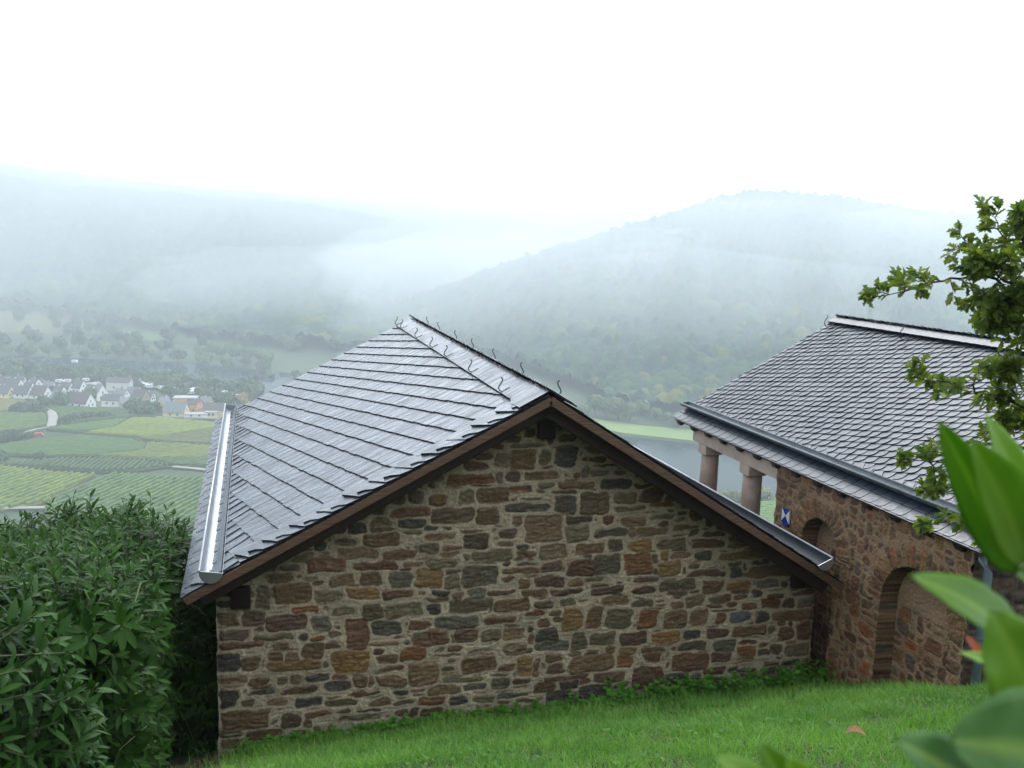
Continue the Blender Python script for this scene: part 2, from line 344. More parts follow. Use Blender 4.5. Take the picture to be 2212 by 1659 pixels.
# ------------------------------------------------------------------ rubble masonry height field
PAL = dict(b=[(.115, .075, .042), (.150, .100, .058), (.095, .068, .044)], r=[(.108, .062, .040), (.126, .070, .044), (.092, .058, .042)],
           g=[(.118, .098, .062), (.094, .080, .054), (.138, .112, .068), (.104, .098, .070)], d=[(.062, .056, .048), (.074, .064, .054)],
           o=[(.17, .108, .048), (.135, .095, .053)], u=[(.18, .085, .038), (.155, .078, .040)], O=[(.21, .125, .050)], D=[(.095, .108, .118)], t=[(.22, .17, .11)])
def rubble(W, H, res, seed, preset=(), free_w=(3, 9), free_h=(1, 4), gap=(.004, .013), extra=None, weights=(10, 6, 6, 2, 2, 1), relief=.015, cw=.04, ch=.032, mortar=(.36, .305, .225), occ0=None):
    rg = random.Random(seed)
    nu = int(W / res) + 1; nv = int(H / res) + 1
    u = np.arange(nu) * res; v = np.arange(nv) * res
    U, Vv = np.meshgrid(u, v, indexing='ij')
    w1 = vnoise(U, Vv, .085, .07, seed + 1, 4) * .030; w2 = vnoise(U, Vv, .11, .07, seed + 2, 4) * .024
    fine = vnoise(U, Vv, .03, .014, seed + 3, 3); crisp = vnoise(U, Vv, .016, .016, seed + 4, 2)
    Uw = U + w1 + .004 * crisp; Vw = Vv + w2 + .003 * fine
    nc = int(W / cw) + 2; nr = int(H / ch) + 2; occ = np.zeros((nc, nr), bool)
    stones = []
    for (x0, y0, x1, y1, c) in preset:
        a = max(0, int(round(x0 / cw - .25))); b = min(nc, int(round(x1 / cw + .25))); e = max(0, int(round(y0 / ch - .25))); f = min(nr, int(round(y1 / ch + .25)))
        if b <= a or f <= e: continue
        occ[a:b, e:f] = True
        stones.append((x0 - .01, y0 - .008, x1 + .01, y1 + .008, c))
    if occ0 is not None: occ0(occ, cw, ch)
    for j in range(nr):
        i = 0
        while i < nc:
            if occ[i, j]: i += 1; continue
            h = min(rg.choice([1, 2, 2, 3, 3, 4, 5][:] if free_h[1] >= 5 else [1, 1, 2, 2, 3, 4]), nr - j)
            run = 0
            while i + run < nc and run < free_w[1] + 2 and not occ[i + run, j]: run += 1
            w = rg.randint(*free_w)
            if h >= 4: w = min(w, 6)
            if run - w < 2: w = run
            w = max(1, min(w, run))
            while h > 1 and occ[i:i + w, j:j + h].any(): h -= 1
            occ[i:i + w, j:j + h] = True
            stones.append((i * cw, j * ch, (i + w) * cw, (j + h) * ch, rg.choices('brgdou', weights)[0]))
            i += w
    best = np.full(U.shape, -1.0); hgt = np.zeros(U.shape); col = np.zeros(U.shape + (3,)); 
    def put(corners, c, gp):
        xs = [q[0] for q in corners]; ys = [q[1] for q in corners]
        a = max(0, int((min(xs) - .04) / res)); b = min(nu, int((max(xs) + .04) / res) + 1); e = max(0, int((min(ys) - .04) / res)); f = min(nv, int((max(ys) + .04) / res) + 1)
        if b <= a or f <= e: return
        A = Uw[a:b, e:f]; B = Vw[a:b, e:f]; acc = 0; k = 60.
        n = len(corners)
        for q in range(n):
            (xa, ya), (xb, yb) = corners[q], corners[(q + 1) % n]; L = math.hypot(xb - xa, yb - ya) + 1e-9
            dd = ((xb - xa) * (B - ya) - (yb - ya) * (A - xa)) / L; acc = acc + np.exp(-k * np.clip(dd, -.3, .3))
        d = -np.log(acc) / k + .012 - gp
        bb = best[a:b, e:f]; m_ = d > bb
        bb[m_] = d[m_]
        cxm, cym = sum(xs) / n, sum(ys) / n
        tx, ty = rg.uniform(-.05, .05), rg.uniform(-.06, .06); pr = relief * rg.uniform(.4, 1.3)
        hh = pr * (1 - np.exp(-np.maximum(d, 0) / .0055)) + (tx * (A - cxm) + ty * (B - cym)) * sstep(0, .02, d)
        strat = vnoise(A * math.cos(.1) + B * .1 + rg.random() * 9, B + rg.random() * 9, .09, .016, rg.randint(0, 999), 3)
        fac = np.abs(vnoise(A + rg.random() * 9, B + rg.random() * 9, .06, .035, rg.randint(0, 999), 2)); hh = hh + (strat * .006 - fac * .012) * sstep(0, .015, d)
        hgt[a:b, e:f][m_] = hh[m_]
        base = np.array(rg.choice(PAL[c])) * rg.uniform(.76, 1.22)
        alt = np.array(rg.choice(PAL[rg.choice('brgbo' if c not in 'OD' else c)]))
        bl = sstep(.05, .75, vnoise(A + rg.random() * 20, B, .12, .07, rg.randint(0, 999), 3)) * .65
        cc = base * (1 - bl[..., None]) + alt * bl[..., None]
        cc = cc * (1 + .34 * strat[..., None]) * (1 + .5 * (fac[..., None] - .3))
        col[a:b, e:f][m_] = cc[m_]
    for (x0, y0, x1, y1, c) in stones:
        jx = min(.25 * (x1 - x0), .028); jy = min(.28 * (y1 - y0), .02); J = lambda q: rg.uniform(-q * .3, q)
        s_ = rg.uniform(-1, 1) * jx * .7
        cs_ = [(x0 + J(jx), y0 + J(jy)), (x1 - J(jx), y0 + J(jy)), (x1 - J(jx) + s_ * .5, y1 - J(jy)), (x0 + J(jx) + s_ * .5, y1 - J(jy))]
        if rg.random() < .35:      # clipped corner
            cs_.insert(3, ((x0 * .55 + x1 * .45) + J(jx), y1 + rg.uniform(0, .3) * jy)) 
        put(cs_, c, rg.uniform(*gap))
    if extra: extra(put, best, Uw, Vw, rg)
    mask = sstep(-.002, .007, best + crisp * .003)
    mort = np.array(mortar) * (1 + .30 * vnoise(U, Vv, .25, .2, seed + 9, 3)[..., None] + .10 * crisp[..., None])
    colr = mort * (1 - mask[..., None]) + col * mask[..., None]
    groove = np.exp(-((best + .004) / .005) ** 2)
    hgt = hgt * mask + (1 - mask) * (.006 * fine + .003 * crisp + .009) - .010 * groove * (.4 + .6 * (crisp + fine > -.1)) + vnoise(U, Vv, .5, .4, seed + 12, 2) * .008
    # mortar smears over stone faces
    sm = sstep(.35, .75, vnoise(U, Vv, .07, .05, seed + 15, 3)) * sstep(.03, .0, best) * mask
    colr = colr * (1 - .6 * sm[..., None]) + mort * .6 * sm[..., None]
    hgt = hgt + .003 * sm
    return U, Vv, hgt, np.clip(colr, .004, 1), mask

PRE1 = """930,28,1098,78,b 1115,0,1365,78,b 1500,0,1718,45,b 1760,0,1930,88,b 680,130,815,178,g 745,150,1018,238,r 958,90,1215,165,b 1240,104,1450,160,r 1465,58,1620,135,g 1065,182,1335,235,r 1360,172,1510,212,b 1532,155,1735,218,g 590,195,720,240,g 490,255,662,308,o 750,262,855,300,g 898,255,1055,330,b 1095,250,1250,328,b 1280,245,1430,345,g 1445,225,1620,350,o 1745,205,1985,338,g 1830,100,2090,165,g 425,325,522,488,g 555,315,795,448,b 805,362,990,445,g 1010,352,1225,420,o 1255,362,1432,418,r 655,468,845,502,u 920,465,1080,525,g 1115,440,1255,548,b 1255,450,1490,525,g 1522,455,1632,515,d 1665,425,1935,505,g 1955,420,2190,500,b 185,497,328,585,o 350,500,490,590,b 500,520,770,622,r 795,540,918,628,g 1015,542,1145,748,r 1180,555,1370,652,g 1412,552,1565,600,r 1585,525,1840,600,g 1890,530,2100,585,r 190,615,388,682,g 410,640,690,682,g 700,648,770,690,d 1435,615,1670,710,r 1720,615,1855,695,r 1870,610,2005,692,g 190,695,490,745,r 520,710,670,738,b 735,705,875,808,b 880,680,995,740,b 925,755,1170,892,O 1195,768,1350,825,b 1360,725,1530,812,u 1780,735,1980,765,g 2020,690,2170,780,g 190,770,328,880,d 340,790,455,880,b 500,815,860,878,o 1215,840,1390,875,r 1422,830,1610,958,b 1740,790,1975,890,b 2105,790,2212,915,o 750,892,905,945,d 650,905,740,962,b 380,925,520,962,b 190,910,370,965,b 890,945,1035,1000,d 1045,910,1145,985,b 1215,905,1395,975,b 1620,915,1900,945,g 370,990,575,1030,d 585,975,835,1025,r 1010,1018,1240,1040,r 1300,1000,1420,1030,d 190,995,330,1120,d 340,1060,435,1115,g 480,1060,640,1105,b 690,1045,860,1110,d 865,1065,1105,1105,g 1660,1035,1790,1105,d 1815,1035,1960,1085,g 200,1130,520,1250,b 600,1140,730,1240,b 760,1140,930,1168,r 960,1165,1250,1200,g 1490,1120,1620,1185,b 1325,1125,1430,1178,b 1150,1060,1310,1105,b 190,1260,350,1320,g 370,1260,600,1310,b"""
PRE2 = """45,92,212,142,r 305,125,490,148,r 620,52,825,115,d 20,218,300,265,d 332,165,476,268,d 495,138,692,282,b 722,138,858,205,g 875,112,1030,200,r 710,225,925,262,g 412,288,585,342,b 635,290,715,345,r 760,290,918,348,b 145,288,388,452,b 60,290,135,355,b 0,365,92,438,r 400,350,560,452,g 590,368,802,430,g 860,358,1075,418,o 1100,345,1280,370,r 235,462,428,565,g 460,462,660,535,b 690,450,785,515,b 820,445,965,515,O 1005,430,1190,500,g 1215,432,1418,500,r 1230,510,1350,572,d 1390,512,1690,572,b 1075,515,1215,570,b 590,535,765,665,g 780,530,975,665,u 1005,578,1155,672,o 410,570,590,682,r 245,582,385,655,r 1180,635,1400,680,r 1448,612,1540,688,d 1575,612,1850,672,b 840,682,995,718,r 1010,700,1240,765,g 1275,702,1415,780,r 1428,712,1600,775,u 1620,695,1775,752,g 205,670,400,748,r 815,740,988,788,r 305,755,525,795,r 570,750,785,790,r 1165,800,1290,878,g 1312,800,1470,845,g 640,805,820,860,b 205,830,325,885,b 355,822,475,860,g 835,820,970,870,g 1520,840,1640,885,r 1662,815,1785,880,u 1795,815,1875,878,b 1885,812,2012,875,g 385,880,515,1015,o 530,875,635,1008,b 665,880,840,1005,g 870,890,1008,1008,u 1040,885,1182,1008,o 1205,890,1330,992,b 1360,910,1442,978,r 1458,895,1595,962,D 1625,898,1718,978,d 1720,890,2010,960,b 750,1032,930,1115,r 950,1025,1140,1100,O 1295,1005,1452,1065,r 1165,1020,1270,1075,d 1475,995,1690,1055,b 1765,1000,1872,1080,b 1875,960,1990,1085,r 200,1085,430,1155,g 455,1035,540,1145,g 560,1030,740,1110,g 1130,1090,1310,1150,g 1355,1080,1490,1155,g 1505,1125,1625,1195,u 1635,1140,1710,1190,r 1720,1115,1790,1175,g 1805,1110,1975,1190,g 1330,1160,1470,1225,r 725,1185,840,1262,u 895,1168,1032,1225,r 1085,1175,1320,1270,r 430,1185,720,1280,b 205,1190,245,1315,b 285,1230,402,1295,r 580,1285,790,1358,r 830,1250,1035,1385,r 1045,1290,1195,1365,d 1205,1295,1275,1360,d 1290,1310,1450,1360,g 270,1310,555,1345,r 205,1355,340,1420,b 490,1370,690,1480,d 710,1400,830,1468,g 285,1420,450,1510,d 1870,1240,1970,1315,b 1650,1330,1955,1385,g 1490,1320,1760,1350,g"""
PRE3 = """1215,895,1325,975,r 1470,880,1570,935,g 1470,955,1635,1015,r 1110,1015,1390,1050,g 1130,1070,1335,1225,b 1465,1060,1635,1200,d 1360,1080,1440,1195,g 1005,1085,1125,1205,g 790,1090,1005,1160,b 770,1165,975,1230,r 1670,1120,1860,1165,b 640,1245,1015,1345,u 1080,1235,1190,1315,r 1235,1230,1505,1310,o 1585,1235,1670,1285,r 1740,1220,1890,1265,g 1800,1300,2035,1365,d 500,1320,590,1375,r 1120,1345,1310,1400,u 1480,1310,1760,1360,b 1425,1380,1640,1405,r 360,1385,485,1480,g 520,1400,675,1495,r 725,1370,860,1475,g 875,1360,1125,1475,b 1190,1420,1400,1450,g 225,1510,525,1570,r 525,1510,850,1630,b 865,1500,1060,1640,b 285,1590,495,1650,d 75,1600,230,1650,g"""
WX0, WZ0, WYF = -.31, -5.3, 8.0
pre = []
for txt, ox, oy, k in ((PRE1, 600, 1700, .4973), (PRE2, 1600, 1500, .4973), (PRE3, 1150, 980, .42194)):
    for t in txt.split():
        a, b, c, d, e = t.split(','); a, b, c, d = map(float, (a, b, c, d))
        P = atY((ox + a * k) / 1.47559, (oy + d * k) / 1.47559, WYF); Q = atY((ox + c * k) / 1.47559, (oy + b * k) / 1.47559, WYF)
        # course lines fall away in perspective; use the mean of both ends
        P2 = atY((ox + c * k) / 1.47559, (oy + d * k) / 1.47559, WYF); Q2 = atY((ox + a * k) / 1.47559, (oy + b * k) / 1.47559, WYF)
        pre.append((P[0] - WX0, (P[2] + P2[2]) / 2 - WZ0, Q[0] - WX0, (Q[2] + Q2[2]) / 2 - WZ0, e))

# ------------------------------------------------------------------ front outbuilding
RX, RZ = 2.48, -1.30            # ridge
LS = np.array([-.8832, 0, -.4692]); LN = np.array([-.4692, 0, .8832])     # left slope: down direction, outward normal
_r = np.array([.8515, 0, -.5245]); RS = _r / np.linalg.norm(_r); RN = np.array([-RS[2], 0, RS[0]])
YN, YF_ = 7.62, 15.12
front = empty('stone_outbuilding', (2.5, 8.0, -4.5), 'low rubble-stone building with a brown-edged gable facing the lawn and a wet pale slate roof', 'building')
U, Vv, Hh, Cc, Mk = rubble(5.83, 3.95, .008, 3, pre)
Xw = U + WX0; Zw = Vv + WZ0
Yw = WYF - Hh
edge = sstep(.06, 0, U) + sstep(.06, 0, 5.83 - U); Yw = Yw + edge * .02
Xw = Xw + vnoise(U * 0, Vv, 1, .09, 51, 2) * .012 * (sstep(.12, 0, U) + sstep(.12, 0, 5.83 - U))
top = np.where(Xw < RX, RZ - .12 - (RX - Xw) * (.4692 / .8832), RZ - .12 - (Xw - RX) * (.5245 / .8515))
nu, nv = U.shape
Zc = np.minimum(Zw, top)
V = np.stack([Xw.ravel(), Yw.ravel(), Zc.ravel()], 1)
Fq = gridfaces(nu, nv)
keep = (Zw.ravel()[Fq[:, 0]] < top.ravel()[Fq[:, 0]]) 
Fq = Fq[keep][:, ::1]
# damp greenish darkening of the lowest stones is dirt on the wall itself
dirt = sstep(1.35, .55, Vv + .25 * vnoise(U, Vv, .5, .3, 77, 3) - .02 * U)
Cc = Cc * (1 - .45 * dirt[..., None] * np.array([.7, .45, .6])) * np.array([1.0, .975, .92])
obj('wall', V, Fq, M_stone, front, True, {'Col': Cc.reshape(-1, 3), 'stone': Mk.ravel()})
mb = MB()   # body behind the gable face
mb.prism([(WX0 + .03, -9.5), (5.52 - .03, -9.5), (5.49, -3.0 - .25), (RX, RZ - .16), (WX0 + .03, -2.83)], 8.03, 14.8)
M_stoneproc = mat('side_masonry', (.11, .08, .06), (.17, .14, .10), .8, 9, .02, 12, stretch=(1, 1, 3))
mb.build('side_wall', M_stoneproc, front)

def clip(poly, axis_, val, keep_less):
    out = []; n = len(poly)
    for i in range(n):
        p, q = poly[i], poly[(i + 1) % n]; fp = (p[axis_] - val) * (1 if keep_less else -1); fq = (q[axis_] - val) * (1 if keep_less else -1)
        if fp <= 0: out.append(p)
        if (fp < 0 < fq) or (fq < 0 < fp):
            t = fp / (fp - fq); out.append((p[0] + (q[0] - p[0]) * t, p[1] + (q[1] - p[1]) * t))
    return out
class Slates:
    """slates laid on a plane: coordinates (y, s) with s measured down the slope from the ridge"""
    def __init__(s, O, S, Nn): s.O, s.S, s.N = np.array(O, float), S, Nn; s.V = []; s.F = []; s.A = []; s.E = []
    def P(s, y, q, h): p = s.O + s.S * q + s.N * h; return (p[0], y, p[2])
    def slab(s, poly, hf, T, a, skirt=None):
        n = len(poly); b = len(s.V)
        hs_ = [hf(*p) for p in poly]
        s.V += [s.P(p[0], p[1], h) for p, h in zip(poly, hs_)] + [s.P(p[0], p[1], h - T) for p, h in zip(poly, hs_)]
        s.F.append([b + i for i in range(n)]); s.E += [0] + [1] * n
        for i in range(n): j = (i + 1) % n; s.F.append([b + j, b + i, b + n + i, b + n + j])
        s.A += [a] * (2 * n)
    def field(s, y0, y1, s0, s1, ang, w, e, T, tilt, rad, seed, side=1, L=1.7, lift=.0, jit=.08, sidet=.0035):
        rg = random.Random(seed); ca, sa = math.cos(ang), math.sin(ang)
        W_ = (y1 - y0) + (s1 - s0); ni = int(W_ / w) + 8; nj = int(W_ / e) + 8
        for j in range(-nj, nj + 1):
            off = rg.uniform(-.15, .15) * w + (j % 2) * w * .5
            for i in range(-ni, ni + 1):
                oy = y0 + ca * (i * w + off) - sa * j * e; os_ = s0 + sa * (i * w + off) + ca * j * e
                if oy < y0 - 2 * w or oy > y1 + w or os_ < s0 - e or os_ > s1 + e * L: continue
                ww = w * 1.18; ev = e * rg.uniform(-jit, jit) * .5; aj = rg.uniform(-jit, jit) * w
                R_ = rad * rg.uniform(.85, 1.15)
                if side > 0: loc = [(aj, -e * L), (ww, -e * L), (ww, -R_)] + [(ww - R_ + R_ * math.cos(t), -R_ + R_ * math.sin(t) + ev) for t in np.linspace(.25, 1.57, 4)] + [(aj, ev)]
                else: loc = [(aj, -e * L), (ww, -e * L), (ww, ev), (aj + R_, ev)] + [(aj + R_ - R_ * math.sin(t), -R_ + R_ * math.cos(t) + ev) for t in np.linspace(.3, 1.57, 4)]
                poly = [(oy + ca * a - sa * b, os_ + sa * a + ca * b) for a, b in loc]
                for ax, v_, kl in ((0, y0, False), (0, y1, True), (1, s0, False), (1, s1, True)):
                    poly = clip(poly, ax, v_, kl)
                    if len(poly) < 3: break
                if len(poly) < 3: continue
                t1, t2 = rg.uniform(-.002, .002), rg.uniform(.6, 1.3)
                def hf(y, q, oy=oy, os_=os_, t2=t2):
                    a = ca * (y - oy) + sa * (q - os_); b = -sa * (y - oy) + ca * (q - os_)
                    return lift + .004 + tilt * (1 + b / (e * L)) + (a / w if side > 0 else 1 - a / w) * sidet * t2
                s.slab(poly[::-1], hf, T, rg.random())
    def build(s, name, mat_, parent):
        o = obj(name, s.V, s.F, mat_, parent, False, {'rnd': s.A}); o.data.materials.append(M_slateedge)
        o.data.polygons.foreach_set('material_index', np.array(s.E, dtype=np.int32)); return o

def verge(sl_, y0, s0, s1, step, T, seed, depth=.34, sgn=1, lift=.014, slope=.012):
    rg = random.Random(seed); q = s0
    while q < s1:
        d = depth * (1 if int(q / step) % 2 else .62) * rg.uniform(.92, 1.08)
        r = .10
        poly = [(y0, q - .32), (y0 + sgn * d * .9, q - .32), (y0 + sgn * d, q - .13), (y0 + sgn * (d - .015), q - .06), (y0 + sgn * (d - .06), q - .015), (y0 + sgn * (d - .12), q - .01), (y0 + sgn * (d * .35), q - .075), (y0, q - .14)]
        poly = [(a, max(0.02, min(b, s1))) for a, b in poly]
        if sgn > 0: poly = poly[::-1]
        sl_.slab(poly, lambda y, z, q=q, r_=rg.uniform(.8, 1.2): lift + slope * r_ * (1 + (z - q) / .32) + .002, T, rg.random())
        q += step
def foot(sl_, y0, y1, sa_, sb_, step, T, seed, sgn=1):
    rg = random.Random(seed); y = y0 + .02
    while y < y1:
        w = .30 * rg.uniform(.9, 1.1); a = rg.uniform(.9, 1.1)
        L = (sb_ - sa_) * rg.uniform(.75, 1.05)
        poly = [(y, sb_), (y + w, sb_), (y + w * .9, sb_ - L), (y + .16 * a, sb_ - L), (y + .10 * a, sb_ - L * .8), (y + .05 * a, sb_ - L * .5), (y + .015, sb_ - L * .2)]
        poly = [(min(max(q, y0), y1), z) for q, z in poly]
        sl_.slab(poly, lambda q, z, y=y: .018 + .014 * max(0, 1 - (q - y) / .3) - .006 * (sb_ - z) / L, T, rg.random())
        y += step * rg.uniform(.85, 1.15)

# left slope
S1 = Slates((RX, 0, RZ), LS, LN)
S1.field(YN + .02, YF_, .10, 3.08, math.radians(13.3), .185, .2115, .014, .022, .04, 21, side=-1, sidet=.0012, jit=.05)
verge(S1, YN, .35, 3.06, .125, .020, 5, lift=.014, slope=.034)
foot(S1, YN, YF_, 2.80, 3.10, .235, .013, 6)
S1.field(YN, YF_, 3.12, 3.455, 0.0, .30, .30, .006, .008, .03, 9, side=-1)
verge(S1, YN, 3.38, 3.46, .14, .007, 12, depth=.42)
S1.build('slate_covering', M_slate, front)
# ridge band of long slates on the weather side, standing over the far slope
S2 = Slates((RX, 0, RZ), LS, LN)
S2.field(YN + .02, YF_ + .02, .0, .27, 0.0, .16, .33, .012, .006, .02, 31, side=1, lift=.030, sidet=.001)
S2.slab([(YN, .30), (YN + .22, .31), (YN + .36, .28), (YN + .44, .20), (YN + .44, .0), (YN, .0)], lambda y, q: .052, .012, .4)
S2.slab([(YN + .22, .25), (YN + .44, .27), (YN + .60, .24), (YN + .66, .16), (YN + .66, .0), (YN + .2, .0)], lambda y, q: .046 + .004 * (YN + .6 - y), .010, .6)
S2.build('ridge_slates', M_slate, front)
S3 = Slates((RX, 0, RZ), RS, RN)
S3.field(YN + .0, YF_ + .02, -.075, .25, 0.0, .085, .30, .007, .010, .02, 32, side=1, lift=.030, sidet=.012)
S3.field(YN + .02, YF_, .02, 3.2, -math.radians(13.3), .185, .2115, .007, .017, .05, 22, side=-1)
verge(S3, YN, .25, 3.5, .13, .008, 15)
S3.field(YN, YF_, 3.24, 3.62, 0, .3, .3, .006, .008, .03, 10, side=-1)
S3.build('slate_covering', M_slate, front)
def slopebar(mb_, O, S, Nn, s0, s1, h0, h1, y0, y1):
    c = []
    for y in (y0, y1):
        for s_, h in ((s0, h0), (s1, h0), (s1, h1), (s0, h1)):
            p = np.array(O) + S * s_ + Nn * h; c.append((p[0], y, p[2]))
    mb_.add(c, [(0, 1, 2, 3), (7, 6, 5, 4), (1, 0, 4, 5), (2, 1, 5, 6), (3, 2, 6, 7), (0, 3, 7, 4)], rnd.random())
O = (RX, 0, RZ)
for S_, N_, L in ((LS, LN, 3.44), (RS, RN, 3.64)):
    mb = MB(); slopebar(mb, O, S_, N_, .02, L - .01, -.028, .0, YN + .03, YF_ - .02); mb.build('roof_deck', M_wood, front)
    mb = MB(); slopebar(mb, O, S_, N_, .018, L, -.074, -.004, YN, YN + .026); bevel(mb.build('barge_board', M_board, front), .003)
    mb = MB(); slopebar(mb, O, S_, N_, .05, L - .08, -.185, -.030, YN + .10, YN + .20); bevel(mb.build('rafter', M_darkwood, front), .02, 3)
for (x, z, w, h) in ((2.553, -1.62, .16, .26), (-.113, -3.07, .165, .19), (5.276, -3.25, .14, .18)):
    mb = MB(); mb.box((x - w / 2, 7.93, z - h / 2), (x + w / 2, 8.4, z + h / 2)); bevel(mb.build('purlin', M_purlin, front), .012, 3)

def gutter(name, ax, R_, y0, y1, parent, mt, tiltdeg, rim_side, capmat, rimmat=None):
    """half-round trough along y; ax=(x,z) of the axis"""
    mb_ = MB(); n = 12; V_ = []; t0 = math.radians(tiltdeg)
    for y in (y0, y1):
        for rr in (R_, R_ - .004):
            for k in range(n + 1):
                an = math.pi + math.pi * k / n + t0; V_.append((ax[0] + rr * math.cos(an), y, ax[1] + rr * math.sin(an)))
    m1 = n + 1; F_ = []
    for k in range(n):
        F_ += [(k, k + 1, 2 * m1 + k + 1, 2 * m1 + k), (m1 + k + 1, m1 + k, 3 * m1 + k, 3 * m1 + k + 1)]
    F_ += [(0, 2 * m1, 3 * m1, m1), (n, m1 + n, 3 * m1 + n, 2 * m1 + n)]
    mb_.add(V_, F_)
    g_ = mb_.build(name, mt, parent, True)
    r_ = MB(); an = math.pi + t0 if rim_side < 0 else 2 * math.pi + t0
    px, pz = ax[0] + R_ * math.cos(an), ax[1] + R_ * math.sin(an)
    r_.tube([(px, y0, pz), (px, y1, pz)], .011, 8); 
    obj('rim', [(v[0] - parent.location[0], v[1] - parent.location[1], v[2] - parent.location[2]) for v in r_.V], r_.F, rimmat or mt, g_, True, None, True)
    c_ = MB(); pts = [(ax[0] + (R_ + .002) * math.cos(math.pi + math.pi * k / n + t0), ax[1] + (R_ + .002) * math.sin(math.pi + math.pi * k / n + t0)) for k in range(n + 1)]
    c_.prism(pts, y0 - .006, y0 + .002)
    co = obj('end_cap', [(v[0] - parent.location[0], v[1] - parent.location[1], v[2] - parent.location[2]) for v in c_.V], c_.F, capmat, g_, False, None, True)
    c_ = MB(); c_.prism(pts, y1 - .002, y1 + .006)
    obj('end_cap', [(v[0] - parent.location[0], v[1] - parent.location[1], v[2] - parent.location[2]) for v in c_.V], c_.F, capmat, g_, False, None, True)
    return g_
gutter('gutter', (-.335, -2.70), .092, YN - .03, 15.3, front, M_zinc, -8, -1, M_zinc)
# flashing strip between trough and slates
p = np.array(O) + RS * 3.30
gutter('gutter', (p[0] + .02, p[2] + .09), .085, YN - .03, 15.3, front, M_gutdark, 24, 1, M_zinc, M_zinc)
F1 = Slates(O, LS, LN); F1.slab([(YN + .01, 3.075), (15.25, 3.075), (15.25, 3.135), (YN + .01, 3.135)][::-1], lambda y, q: .045 if q < 3.1 else .03, .004, .5)
F1.build('flashing', M_zincd, front)
# snow hooks: scrolled iron on a foot strap
def hook_pts(O_, S_, N_, y, s0, sc=1.0):
    pts = []
    for a, h in [(-.02, .035), (.06, .03), (.10, .04), (.115, .07), (.10, .105), (.065, .135), (.04, .17), (.045, .205), (.07, .222), (.088, .21)]:
        p = np.array(O_) + S_ * (s0 + a * sc) + N_ * (h * sc); pts.append((p[0], y, p[2]))
    return pts
for S_, N_, sgn, ys in ((LS, LN, 1, (15.05, 14.5, 13.13, 11.95, 11.0, 9.67, 8.38)), (RS, RN, -1, (14.66, 13.71, 12.49, 11.46, 10.36, 9.18, 7.95))):
    for y in ys:
        mb = MB(); P_ = []; sb_ = .22 if sgn > 0 else .13
        base = np.array(O) + S_ * sb_ + N_ * .04; up = np.array([0, 0, 1.]); out = np.array([S_[0], 0, 0]) / abs(S_[0])
        for a in (-.05, -.015): q = base + S_ * a; P_.append((q[0], y, q[2]))
        for a, h in [(.025, -.014), (.048, -.008), (.062, .012), (.058, .036), (.044, .058), (.030, .082), (.027, .102), (.034, .116), (.043, .113)]:
            q = base + out * a + up * h; P_.append((q[0], y + .1 * a, q[2]))
        mb.tube(P_, [.006, .006] + [.0062] * 7 + [.006, .0085], 7)
        mb.build('snow_hook', M_hook, front, True)

# ------------------------------------------------------------------ right pavilion
PX = 5.644; PRX, PRZ = 8.02, -.925; PY0, PY1 = 5.90, 11.65
PS = np.array([-math.cos(math.radians(29)), 0, -math.sin(math.radians(29))]); PN = np.array([PS[2], 0, -PS[0]])
PS_R = np.array([-PS[0], 0, PS[2]]); PN_R = np.array([-PN[0], 0, PN[2]])
pav = empty('stone_pavilion', (7.5, 8.5, -4.4), 'brown rubble-stone pavilion with blind arches, two sandstone columns and a dark fish-scale slate roof', 'building')
YW = 9.08
ARCH = [(.87, -3.025, .30), (2.36, -3.19, .45)]
def vouss(put, best, Uw, Vw, rg):
    for (cu, cz, r) in ARCH:
        cv = cz + 6.0; m_ = (np.hypot(Uw - cu, Vw - cv) < r + .26) & (Vw > cv - .02); best[m_] = -1
        n = int(math.pi * (r + .1) / .062)
        for k in range(n):
            a0 = math.pi - math.pi * (k + .06) / n; a1 = math.pi - math.pi * (k + .94) / n; r1 = r + rg.uniform(.17, .25); r0 = r + .004
            put([(cu + r0 * math.cos(a0), cv + r0 * math.sin(a0)), (cu + r0 * math.cos(a1), cv + r0 * math.sin(a1)), (cu + r1 * math.cos(a1), cv + r1 * math.sin(a1)), (cu + r1 * math.cos(a0), cv + r1 * math.sin(a0))], rg.choice('ooubbbr'), .006)
U, Vv, Hh, Cc, Mk = rubble(3.0, 3.71, .008, 8, (), (2, 6), (1, 5), (.006, .013), vouss, (8, 6, 2, 2, 3, 1), .016, .038, .034, (.21, .165, .125))
inside = np.zeros(U.shape, bool); 
for (cu, cz, r) in ARCH:
    cv = cz + 6.0; wob = .008 * vnoise(U, Vv, .05, .05, 61, 2)
    inside |= ((np.abs(U - cu) < r + wob) & (Vv < cv)) | (np.hypot(U - cu, Vv - cv) < r + wob)
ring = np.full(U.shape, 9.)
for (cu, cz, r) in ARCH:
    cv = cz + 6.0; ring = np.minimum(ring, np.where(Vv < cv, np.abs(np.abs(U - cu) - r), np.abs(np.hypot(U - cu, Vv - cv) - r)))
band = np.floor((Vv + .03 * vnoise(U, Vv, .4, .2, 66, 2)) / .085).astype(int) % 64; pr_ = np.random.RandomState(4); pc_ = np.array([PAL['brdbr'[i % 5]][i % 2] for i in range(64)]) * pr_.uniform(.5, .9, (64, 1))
jm = (sstep(.016, .008, ring))[..., None] * (1 - .35 * (vnoise(U, Vv, .03, .03, 67, 2)[..., None] > .1)); Cc = Cc * (1 - jm) + pc_[band] * jm  # jamb stone courses, with the niche's shade darkened into their colour
Xs = PX - Hh + inside * .18
fnz = vnoise(U * 0, Vv, 1, .07, 52, 2) * .018 * (sstep(.1, 0, U) + sstep(.1, 0, 3.0 - U))
V = np.stack([Xs.ravel(), (YW - U + fnz).ravel(), (Vv - 6.0).ravel()], 1)
